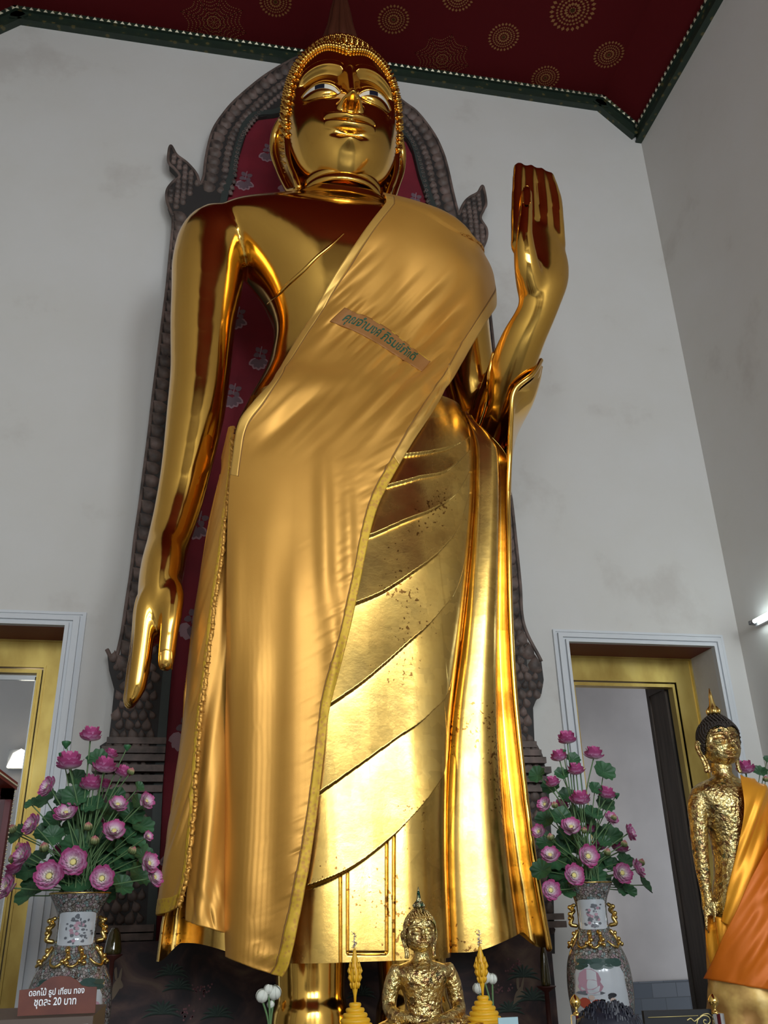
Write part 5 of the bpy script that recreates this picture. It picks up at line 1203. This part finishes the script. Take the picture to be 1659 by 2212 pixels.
# small seated figure at the bottom centre
sx = .925; seat = empty('seated_buddha_figure', (sx, 4.0, 1.05), 'small seated meditating Buddha figure in flaking gold leaf, between two yellow cones', 'figurine')
mb = MB()
T = [(1.15, .07, 3.93, 4.07), (1.20, .085, 3.925, 4.08), (1.26, .075, 3.93, 4.075), (1.31, .085, 3.925, 4.08), (1.35, .105, 3.92, 4.085), (1.385, .12, 3.93, 4.08), (1.405, .10, 3.95, 4.07), (1.42, .05, 3.965, 4.06), (1.44, .033, 3.97, 4.05), (1.48, .033, 3.97, 4.05)]
zz_ = [t[0] for t in T]
for_z = lambda z: [float(interp_s(z, zz_, [t[k] for t in T])) for k in (1, 2, 3)]
mb.rings([superring(sx, z, *for_z(z), 40, 2.3) for z in np.linspace(1.15, 1.48, 40)])
for sg in (-1, 1):
    mb.tube(spline([(sx+sg*.105, 4.0, 1.385), (sx+sg*.128, 4.0, 1.34), (sx+sg*.142, 4.0, 1.27), (sx+sg*.135, 3.95, 1.235), (sx+sg*.07, 3.88, 1.22), (sx+sg*.02, 3.86, 1.215)], 24), np.interp(np.linspace(0, 1, 24), [0, .3, .5, 1], [.034, .033, .028, .02]), 14, round_end=.7)
    mb.tube(spline([(sx+sg*.04, 4.02, 1.17), (sx+sg*.13, 3.95, 1.175), (sx+sg*.20, 3.88, 1.165), (sx+sg*.16, 3.83, 1.16), (sx+sg*.02, 3.82, 1.165-.02*sg), (sx-sg*.10, 3.85, 1.175-.02*sg)], 28), np.interp(np.linspace(0, 1, 28), [0, .4, 1], [.055, .045, .028]), 16, round_end=.7)
sb_ = mb.build('body', M['patina']); evaluated(sb_, .006, 3)
fc = mini_head((sx-.005, 3.995, 1.452), (.107, .10, .075), M['patina'], M['patina'], M['jade'], seat, .085)
V, Fc = join([sb_]); bpy.data.objects.remove(sb_); n0 = len(V); V = np.vstack([V, fc[0]]); Fc = Fc+[tuple(int(i)+n0 for i in f) for f in fc[1]]
reparent(mesh_obj('body', V, Fc, M['patina']), seat)
mb = MB()   # shoulder cloth folded over the left breast
SBV = BVHTree.FromPolygons([tuple(v) for v in V], Fc)
for x0_, x1_ in ((930, 925), (955, 893)):
    pts = [hit(x0_+(x1_-x0_)*t, 2080+90*t*(1 if x0_ == 955 else .95), SBV, .002) for t in np.linspace(0, 1, 12)]; pts = [p for p in pts if p is not None]
    if len(pts) > 4: mb.tube(spline(pts, 30), .0045, 6, round_end=1)
reparent(mb.build('sash_fold', M['patina']), seat)
mb = MB(); mb.lathe([(.20, 1.05), (.235, 1.06), (.21, 1.085), (.19, 1.10), (.22, 1.125), (.235, 1.135), (.2, 1.14)], (sx, 3.93, 0), 40); reparent(mb.build('lotus_base', M['patina']), seat)
# life-size standing figure at the right
fx_ = 3.07; fig = empty('standing_buddha_figure', (fx_, 5.0, .55), 'standing Buddha figure covered in gold leaf and wrapped in orange cloth, by the right doorway', 'statue')
T = [(.55, .20, 4.86, 5.16), (1.0, .205, 4.85, 5.16), (1.4, .205, 4.85, 5.16), (1.62, .185, 4.86, 5.15), (1.80, .14, 4.88, 5.12), (1.95, .135, 4.88, 5.12), (2.08, .165, 4.86, 5.13), (2.17, .20, 4.86, 5.13), (2.235, .205, 4.89, 5.12), (2.275, .14, 4.92, 5.10), (2.30, .072, 4.935, 5.075), (2.36, .062, 4.94, 5.07), (2.42, .062, 4.94, 5.07)]
tzz = [t[0] for t in T]; fz = lambda z, i=0: [float(interp_s(z, tzz, [t[k] for t in T]))+(i, -i, i)[k-1] for k in (1, 2, 3)]
mb = MB(); mb.rings([superring(fx_-.01, z, *fz(z), 48, 2.3) for z in np.linspace(.55, 2.42, 110)])
L = [np.append(P(x, y, 5.0), r) for x, y, r in ((1515, 1712, .052), (1507, 1740, .058), (1509, 1780, .052), (1512, 1830, .046), (1518, 1880, .040), (1526, 1930, .031), (1530, 1955, .036), (1531, 1975, .030))]
s_ = spline(L, 30); mb.tube(s_[:, :3], s_[:, 3], 16, 1.1, round_end=.7)
for k, (dx, l) in enumerate(((-6, 0), (-2, 6), (2, 4), (6, -4))):
    mb.tube([P(1530+dx, 1965, 4.985+.01*k), P(1532+dx*1.1, 1990, 4.98+.01*k), P(1533+dx*1.1, 2008+l, 4.985+.01*k)], [.011, .010, .008], 8, round_end=1)
mb.tube([P(1541, 1950, 4.96), P(1545, 1970, 4.95), P(1543, 1990, 4.95)], [.014, .012, .009], 8, round_end=1)
mb.tube(spline([(fx_+.19, 5.0, 2.2), (fx_+.235, 5.0, 2.1), (fx_+.25, 5.0, 1.9), (fx_+.24, 4.93, 1.7), (fx_+.22, 4.78, 1.72), (fx_+.20, 4.70, 1.80)], 30), np.linspace(.055, .035, 30), 14, round_end=.8)
fb = mb.build('body', M['patina2']); evaluated(fb, .009, 3)
fc = mini_head((fx_-.005, 4.985, 2.365), (.195, .19, .137), M['patina2'], M['dark_curls'], M['vgold'], fig, .17)
V, Fc = join([fb]); bpy.data.objects.remove(fb); n0 = len(V); V = np.vstack([V, fc[0]]); Fc = Fc+[tuple(int(i)+n0 for i in f) for f in fc[1]]
reparent(mesh_obj('body', V, Fc, M['patina2']), fig)
M['saffron'] = silk('saffron_brocade', (.80, .30, .012), (.86, .38, .02)); bsdf(M['saffron']).inputs['Metallic'].default_value = .5
M['orange_org'] = mat('orange_organza', (.80, .19, .006), .5, .15); bsdf(M['orange_org']).inputs['Alpha'].default_value = .68
M['gold_mesh'] = mat('gold_mesh_cloth', (.62, .38, .10), .55, .4); noisy(M['gold_mesh'], 9, [(.35, (.34, .17, .04)), (.6, (.66, .42, .12)), (.75, (.85, .62, .25))], detail=3)
mb = MB(); mb.rings([superring(fx_, z, *fz(z, .03), 64, 2.3) for z in np.linspace(.9, 2.29, 70)])
mb.tube(spline([(fx_+.17, 5.0, 2.2), (fx_+.235, 4.99, 2.08), (fx_+.25, 4.97, 1.9), (fx_+.25, 4.93, 1.6), (fx_+.26, 4.93, 1.2), (fx_+.26, 4.93, .9)], 30), .085, 16)
mb.rings([superring(fx_+.01, z, .245+.05*sstep(1.6, 1.0, z), 4.84, 5.2, 48, 2.4) for z in np.linspace(.8, 1.64, 20)])
hc = mb.build('h', M['saffron']); evaluated(hc, .014, 8, .6); HC = bvh_of(hc); bpy.data.objects.remove(hc)
cl = empty('figure_robe', (fx_, 5.0, .9), 'orange and gold cloth wrapped over the left shoulder of the standing figure at right', 'robe')
def wrap(name, T_, R_, B_, L_, nu, nv, off, hf, m):
    a, b = coons(T_, R_, B_, L_, nu, nv); Vv, Nn = drape(a, b, HC, 0, 5.0); Vv = smooth_grid(Vv, 5); return cloth_obj(name, Vv+Nn*(off+hf(a, b))[..., None], M[m], cl, .004)
wrap('lower_wrap', [(1529, 1975), (1600, 1990), (1720, 2010)], [(1720, 2010), (1740, 2240)], [(1541, 2240), (1740, 2240)], [(1529, 1975), (1532, 2050), (1535, 2120), (1541, 2240)], 90, 60, .008, lambda a, b: .008*noise2((a-b*.12)/7, b/120, 51), 'saffron')
wrap('shoulder_wrap', [(1596, 1682), (1640, 1692), (1690, 1730)], [(1690, 1730), (1720, 1900), (1740, 2100)], [(1561, 1990), (1640, 2040), (1740, 2100)], [(1596, 1682), (1604, 1745), (1592, 1835), (1573, 1925), (1561, 1990)], 90, 120, .016, lambda a, b: .010*noise2((a+b*.35)/12, b/160, 52), 'saffron')
wrap('gold_overlay', [(1546, 2105), (1600, 2118), (1720, 2140)], [(1720, 2140), (1740, 2240)], [(1545, 2240), (1740, 2240)], [(1546, 2105), (1542, 2160), (1545, 2240)], 60, 40, .042, lambda a, b: .007*noise2(a/22, b/30, 54), 'gold_mesh')
wrap('organza_shawl', [(1668, 1770), (1720, 1800)], [(1720, 1800), (1730, 2150)], [(1541, 2116), (1600, 2126), (1730, 2150)], [(1668, 1770), (1622, 1880), (1582, 2000), (1541, 2116)], 80, 90, .058, lambda a, b: .010*noise2((a+b*.5)/16, (a-b)/90, 53), 'orange_org')
# ------------------------------------------------------------------ offerings at the front edge
M['wax'] = mat('yellow_wax', (.74, .40, .015), .45); bsdf(M['wax']).inputs['Subsurface Weight'].default_value = .15; bsdf(M['wax']).inputs['Subsurface Radius'].default_value = (.02, .01, .003)
M['tinsel'] = mat('silver_tinsel', (.75, .72, .78), .2, 1)
def cone(xa, ya, yt, label):
    a = P(xa, ya, 3.9); top = P(xa-10, yt, 3.9); root = empty('wax_cone', (a[0], 3.9, 1.05), label, 'candle', 'yellow wax cones beside the seated figure')
    prof = [(.004, a[2])]; zb = 1.055; n = 13; 
    for k in range(n):
        z0 = a[2]-(a[2]-zb)*k/n; z1 = a[2]-(a[2]-zb)*(k+1)/n; r = .010+.125*((k+.5)/n)**.80
        for t in (0.1, .35, .65, .9): prof.append((r+.0055*math.sin(math.pi*t), z0+(z1-z0)*t))
        prof.append((r+.001, z1))
    mb = MB(); mb.lathe(prof[::-1], (a[0], 3.9, 0), 40); reparent(mb.build('ringed_cone', M['wax']), root)
    h = top[2]-a[2]; mb = MB(); mb.lathe([(.004, -.005), (.006, h*.12), (.012, h*.25), (.020, h*.42), (.023, h*.52), (.018, h*.62), (.012, h*.70), (.014, h*.76), (.009, h*.84), (.007, h*.92), (.001, h)], (a[0], 3.9, a[2]), 18)
    for zf, r, n_ in ((.30, .015, 6), (.42, .021, 7), (.54, .023, 7), (.64, .017, 6)):
        for t in np.linspace(0, 6.28, n_+1)[:-1]: mb.tube([(a[0]+r*.8*math.cos(t), 3.9+r*.8*math.sin(t), a[2]+h*zf-.01), (a[0]+r*1.18*math.cos(t), 3.9+r*1.18*math.sin(t), a[2]+h*zf+.004), (a[0]+r*1.05*math.cos(t), 3.9+r*1.05*math.sin(t), a[2]+h*zf+.02)], [.005, .005, .001], 5)
    reparent(mb.build('carved_spire', M['wax']), root)
    mb = MB(); mb.tube([(a[0], 3.9, top[2]-.01), (a[0], 3.9, top[2]+.05)], .0012, 4)
    for k in range(46):
        t = rng.uniform(0, 6.28); z = top[2]+rng.uniform(-.015, .05); r = rng.uniform(.006, .014); mb.tube([(a[0], 3.9, z), (a[0]+r*math.cos(t), 3.9+r*math.sin(t), z+rng.uniform(-.006, .010))], .0013, 3)
    reparent(mb.build('tinsel', M['tinsel']), root)
cone(767, 2165, 2046, 'yellow ringed wax cone with silver tinsel tip, left of the small seated figure')
cone(1043, 2150, 2038, 'yellow ringed wax cone with silver tinsel tip, right of the small seated figure')
M['white_petal'] = mat('white_lotus_petal', (.68, .70, .62), .5)
def white_bunch(pts, ybot, xbot, Y, label):
    c0 = P(*pts[0][:2], Y); root = empty('white_lotus_bunch', (P(xbot, ybot, Y)[0], Y, 1.05), label, 'flowers', 'white lotus bunches')
    bx = P(xbot, ybot, Y); mg = MB()
    for x, y, r in pts:
        c = P(x, y, Y+rng.uniform(-.01, .01)); mb = MB(); mb.lathe([(.15, -1), (.75, -.7), (1, -.1), (.9, .4), (.5, .85), (.1, 1)], (0, 0, 0), 12)
        for ring, (n_, rr) in enumerate(((6, 1.12), (5, 1.0))):
            for t in np.linspace(0, 6.28, n_+1)[:-1]:
                t += ring*.5; G = []
                for u in np.linspace(-1, 1, 6):
                    rad = rr*math.sqrt(max(1-(u*.85)**2, .05)); w = .42*math.sqrt(max(1-u*u*.9, 0))+.02; G.append([((rad*1.0)*math.cos(t+v*w), rad*math.sin(t+v*w), u*.95+.08) for v in np.linspace(-1, 1, 5)])
                G = np.array(G); mb.add(G.reshape(-1, 3), grid_faces(6, 5))
        o = mb.build('bud', M['white_petal']); k = r*.0019; o.scale = (k, k, k); o.location = tuple(np.array(c)-np.array(root.location)); o.parent = root; o.rotation_euler = (rng.uniform(-.5, .5), rng.uniform(-.5, .5), 0)
        low = np.array([bx[0]+rng.uniform(-.006, .006), Y+rng.uniform(-.006, .006), 1.055]); mb2 = MB(); mb2.tube(spline([c-np.array([0, 0, .01]), (c+low)/2+np.array([(bx[0]-c[0])*.3, 0, .02]), low], 12), .0045, 6); reparent(mb2.build('stem', M['stem']), root)
M['stem'].node_tree.nodes['Principled BSDF'].inputs['Base Color'].default_value = (.10, .19, .07, 1)
white_bunch([(566, 2152, 13), (593, 2145, 14), (580, 2138, 10), (585, 2170, 8)], 2212, 583, 4.2, 'bunch of white lotus buds on green stems, left of the wax cones')
white_bunch([(1046, 2112, 14), (1063, 2115, 11), (1032, 2136, 11)], 2200, 1065, 4.2, 'bunch of white lotus buds behind the right wax cone')
# price board on its box
M['board'] = mat('red_brown_lacquered_board', (.12, .03, .015), .5); noisy(M['board'], 9, [(.3, (.085, .018, .011)), (.7, (.15, .036, .018))]); M['letters'] = mat('white_letters', (.85, .87, .9), .5)
bt = empty('price_board', P(120, 2192, 3.0), 'arched red-brown price board with white Thai lettering at the bottom left', 'sign')
poly = [(37, 2195), (42, 2139), (72, 2136), (84, 2131), (96, 2120), (112, 2111), (132, 2108), (152, 2110), (166, 2118), (176, 2129), (190, 2132), (209, 2132), (205, 2188)]
pp = [tuple(P(x, y, 3.0)[[0, 2]]) for x, y in poly]
brd = MB().prism(pp, 3.0, 3.012).build('board', M['board'], smooth=False); reparent(brd, bt); bpy.context.view_layer.update()
for txt, xa, ya, xb, yb, hgt in (('ดอกไม้ ธูป เทียน ทอง', 62, 2152, 182, 2145, 16), ('ชุดละ 20 บาท', 73, 2173, 164, 2169, 15)):
    TV, TF = text_mesh(txt); w_ = TV[:, 0].max()-TV[:, 0].min(); a, b = P(xa, ya, 2.999), P(xb, yb, 2.999); k = np.linalg.norm(b-a)/w_; d = (b-a)/np.linalg.norm(b-a); up3 = np.array([-d[2], 0, d[0]])
    kh = k*1.25; V3_ = a+np.outer((TV[:, 0]-TV[:, 0].min())*k, d)+np.outer(TV[:, 1]*kh, up3); V2, F2 = solid_text(V3_, TF, np.array([0, -.0012, 0]))
    o = mesh_obj('lettering', V2, F2, M['letters'], smooth=False); o.parent = brd; o.matrix_parent_inverse = brd.matrix_world.inverted()
M['box_wood'] = mat('dull_brown_box', (.09, .06, .045), .5); M['paper'] = mat('white_paper', (.62, .66, .70), .7)
a = P(205, 2189, 3.0); bx = empty('donation_box', (-.5, 3.15, 0), 'brown wooden box with white paper on the front, under the price board', 'box')
reparent(MB().box((-.75, 2.96, 0), (a[0], 3.35, a[2]-.003)).build('case', M['box_wood'], smooth=False), bx); reparent(MB().box((-.72, 2.957, 1.05), (a[0]-.012, 2.96, a[2]-.022)).build('paper', M['paper'], smooth=False), bx)
# red lacquer cabinet at the left edge
q = P(34, 1690, 5.5); cb = empty('display_cabinet', (q[0]-.4, 5.1, 0), 'red lacquered glass cabinet with beaded gold edges at the left edge', 'cabinet')
M['redlac'] = mat('red_lacquer_frame', (.10, .006, .010), .4)
x1_, z1_ = q[0], q[2]; x0_ = x1_-.75; ya_, yb_ = 4.75, 5.5; t = .06; mb = MB()
for x in (x0_, x1_-t):
    for y in (ya_, yb_-t): mb.box((x, y, 0), (x+t, y+t, z1_-.04))
mb.box((x0_, ya_, .45), (x1_, yb_, .52)); mb.box((x0_, ya_, z1_-.10), (x1_, ya_+t, z1_-.04)); mb.box((x0_, yb_-t, z1_-.10), (x1_, yb_, z1_-.04))
reparent(mb.build('frame', M['redlac'], smooth=False), cb); reparent(MB().box((x0_-.02, ya_-.02, z1_-.04), (x1_+.01, yb_+.01, z1_)).build('top', M['red'], smooth=False), cb)
mb = MB()
for z in np.arange(.5, z1_-.05, .022): mb.lathe([(.001, -.007), (.006, 0), (.001, .007)], (x1_+.002, yb_, z), 6)
for y in np.arange(ya_, yb_, .022): mb.lathe([(.001, -.007), (.006, 0), (.001, .007)], (x1_+.012, y, z1_-.02), 6)
reparent(mb.build('gilt_beading', M['gilt_bead']), cb)
reparent(MB().box((x1_-.035, ya_+t, .52), (x1_-.031, yb_-t, z1_-.10)).build('glass_pane', M['glass'], smooth=False), cb)
# foliage plant in the left doorway corner
pl = empty('potted_palm', (-1.2, 7.4, 0), 'dark green bladed plant in the lower left corner', 'plant'); M['blade'] = mat('dark_palm_green', (.012, .06, .025), .45)
reparent(MB().lathe([(.12, 0), (.16, .3), (.18, .32), (.14, .3)], (-1.2, 7.4, 0), 24).build('pot', M['altar']), pl); mb = MB()
for k in range(26):
    a = rng.uniform(0, 6.28); l = rng.uniform(.5, .9); G = []
    for u in np.linspace(0, 1, 8): r = l*.55*u; w = .035*math.sin(math.pi*min(u+.05, 1))+.002; G.append([(-1.2+r*math.cos(a)-w*v*math.sin(a), 7.4+r*math.sin(a)*.5+w*v*math.cos(a), .3+l*1.25*u-.45*l*u*u*u) for v in (-1, 0, 1)])
    mb.add(np.array(G).reshape(-1, 3), grid_faces(8, 3))
reparent(mb.build('leaves', M['blade']), pl)
# smoky glass jars half hidden beside the vases
M['amber'] = mat('smoky_olive_glass', (.055, .045, .012), .12, .1, Coat_Weight=1.0)
for x, y, h_, r_, lab in ((243, 2062, .17, .055, 'smoky olive glass jar behind the left vase'), (1180, 2130, .26, .032, 'narrow smoky glass jar under the right end of the statue hem')):
    c = P(x, y, 7.2 if x < 500 else 6.9); root = empty('glass_jar', (c[0], c[1], .58), lab, 'jar', 'smoky jars'); mb = MB()
    mb.lathe([(r_*.9, c[2]), (r_*1.1, c[2]+.01), (r_*1.1, c[2]+.03), (r_, c[2]+h_*.4), (r_*.75, c[2]+h_*.8), (r_*.4, c[2]+h_), (r_*.1, c[2]+h_*1.02)], (c[0], c[1], 0), 28); reparent(mb.build('bell', M['amber']), root)
    mb = MB(); mb.lathe([(.09, .58), (.09, .60), (.02, .63), (.018, c[2]-.04), (.07, c[2]-.005), (.07, c[2])], (c[0], c[1], 0), 20); reparent(mb.build('stand', M['altar']), root)
# brass-topped posts and the black notice
M['brass'] = mat('polished_brass', (.80, .52, .14), .15, 1); M['chrome'] = mat('bright_steel', (.75, .78, .82), .12, 1)
for x, y, lab in ((1243, 2165, 'barrier post with gold ball finial in front of the right vase'), (1541, 2162, 'steel barrier post with gold ball finial in front of the orange cloth')):
    c = P(x, y, 3.0); root = empty('barrier_post', (c[0], 3.0, 0), lab, 'post', 'barrier posts'); mb = MB()
    mb.lathe([(.001, .022), (.004, .020), (.011, .013), (.0165, .003), (.0165, -.003), (.011, -.013), (.005, -.019), (.004, -.026), (.009, -.030), (.012, -.036)], (c[0], 3.0, c[2]), 28); reparent(mb.build('finial', M['brass']), root)
    mb = MB(); mb.lathe([(.09, 0), (.09, .02), (.02, .04), (.019, c[2]-.036), (.012, c[2]-.034)], (c[0]+(.008 if x > 1400 else 0), 3.0, 0), 24); reparent(mb.build('post', M['chrome']), root)
M['notice'] = mat('black_notice', (.008, .008, .010), .7); M['kanok'] = mat('gold_scroll_paint', (.62, .50, .20), .4, .4)
nt = empty('notice_board', P(1465, 2212, 3.02), 'black notice with thin gold border and scroll corner at the bottom right', 'sign')
a, b = P(1390, 2184, 3.02), P(1536, 2180, 3.02)
reparent(MB().prism([(a[0], 1.0), (b[0]-.03, 1.0), (b[0], b[2]), (a[0], a[2])], 3.02, 3.035).build('board', M['notice'], smooth=False), nt)
mb = MB(); yk = 3.018; mb.tube([P(1400, 2198, yk), P(1508, 2194, yk)], .0012, 4)
for pts in ([(1484, 2204), (1492, 2200), (1500, 2206), (1508, 2200), (1514, 2197)], [(1505, 2212), (1508, 2202), (1518, 2194), (1530, 2196), (1534, 2206), (1528, 2213), (1520, 2209), (1521, 2203), (1526, 2204)], [(1512, 2196), (1520, 2191), (1530, 2190), (1536, 2195)]):
    mb.tube(spline([P(x, y, yk) for x, y in pts], 24), .0018, 5)
reparent(mb.build('gold_scroll', M['kanok']), nt)
# pale blue card
cdp = P(1095, 2203, 3.75); cr = MB().box((cdp[0]-.035, 3.75, 1.05), (cdp[0]+.045, 3.756, cdp[2]+.008)).build('price_card', mat('pale_blue_card', (.38, .55, .60), .6), smooth=False); tag(cr, 'pale blue card standing right of the right wax cone', 'card')
# visitor whose dark hair shows at the bottom edge
pc = P(1342, 2183, 2.2); pr_ = empty('person', (pc[0], 2.25, 0), 'person kneeling with dark hair, only the top of the head showing at the bottom edge', 'person')
mb = MB(); hc_ = np.array([pc[0], 2.28, pc[2]-.115])
mb.lathe([(.01, -.13), (.045, -.12), (.066, -.08), (.078, -.02), (.080, .04), (.068, .08), (.035, .105), (.005, .11)], hc_, 24)
mb.tube([hc_+[0, .0, -.10], hc_+[0, .02, -.2]], .05, 16); mb.tube(spline([hc_+[0, .02, -.18], hc_+[0, .0, -.24], hc_+[0, -.02, -.45], hc_+[0, -.02, -.70], hc_+[0, -.06, -.85]], 30), np.interp(np.linspace(0, 1, 30), [0, .12, .4, .8, 1], [.06, .13, .14, .15, .17]), 24, .65, round_end=.5)
for sg in (-1, 1):
    mb.tube(spline([hc_+[sg*.13, .02, -.26], hc_+[sg*.20, .04, -.42], hc_+[sg*.17, .16, -.55], hc_+[sg*.03, .26, -.42]], 20), np.linspace(.05, .028, 20), 12, round_end=.8)
    mb.tube(spline([hc_+[sg*.09, -.05, -.83], hc_+[sg*.11, .30, -.95], hc_+[sg*.10, .36, -1.08], hc_+[sg*.10, -.05, -1.12]], 20), np.linspace(.085, .05, 20), 14, round_end=.8)
    for k in range(4): mb.tube([hc_+[sg*.02, .27-.012*k, -.40], hc_+[sg*.012, .275-.012*k, -.34]], [.009, .007], 6, round_end=1)
pb = mb.build('body', mat('skin', (.35, .20, .13), .55)); evaluated(pb, .012, 4); reparent(pb, pr_)
mb = MB(); mb.rings([np.stack([hc_[0]+(hw*np.cos(t_)), hc_[1]-.01+hw*.95*np.sin(t_), np.full(40, hc_[2]+z)], 1) for hw, z in ((.155, -.25), (.165, -.35), (.16, -.55), (.18, -.78), (.21, -.92), (.22, -1.0)) for t_ in [np.linspace(0, 2*np.pi, 40, endpoint=False)]], cap=False); reparent(mb.build('shirt', mat('navy_shirt', (.02, .025, .05), .8)), pr_)
M['hairm'] = mat('blue_black_hair', (.010, .011, .020), .45)
mb = MB()
for k in range(420):
    a = rng.uniform(0, 2*math.pi); el = rng.uniform(.0, 1.45); r0 = .078; st = hc_+np.array([r0*math.cos(a)*math.cos(el), r0*math.sin(a)*math.cos(el), .03+.088*math.sin(el)])
    d = np.array([math.cos(a)*.6, math.sin(a)*.6, .25]); L_ = rng.uniform(.02, .04); e1 = st+d*L_*.35+np.array([0, 0, .010]); e2 = st+d*L_*.75+np.array([0, 0, -.03]); mb.tube([st, e1, e2], [.0035, .003, .0008], 4)
mb.lathe([(.078, -.06), (.083, .0), (.085, .05), (.074, .09), (.045, .115), (.01, .125)], hc_, 28); reparent(mb.build('hair', M['hairm']), pr_)
#@@END
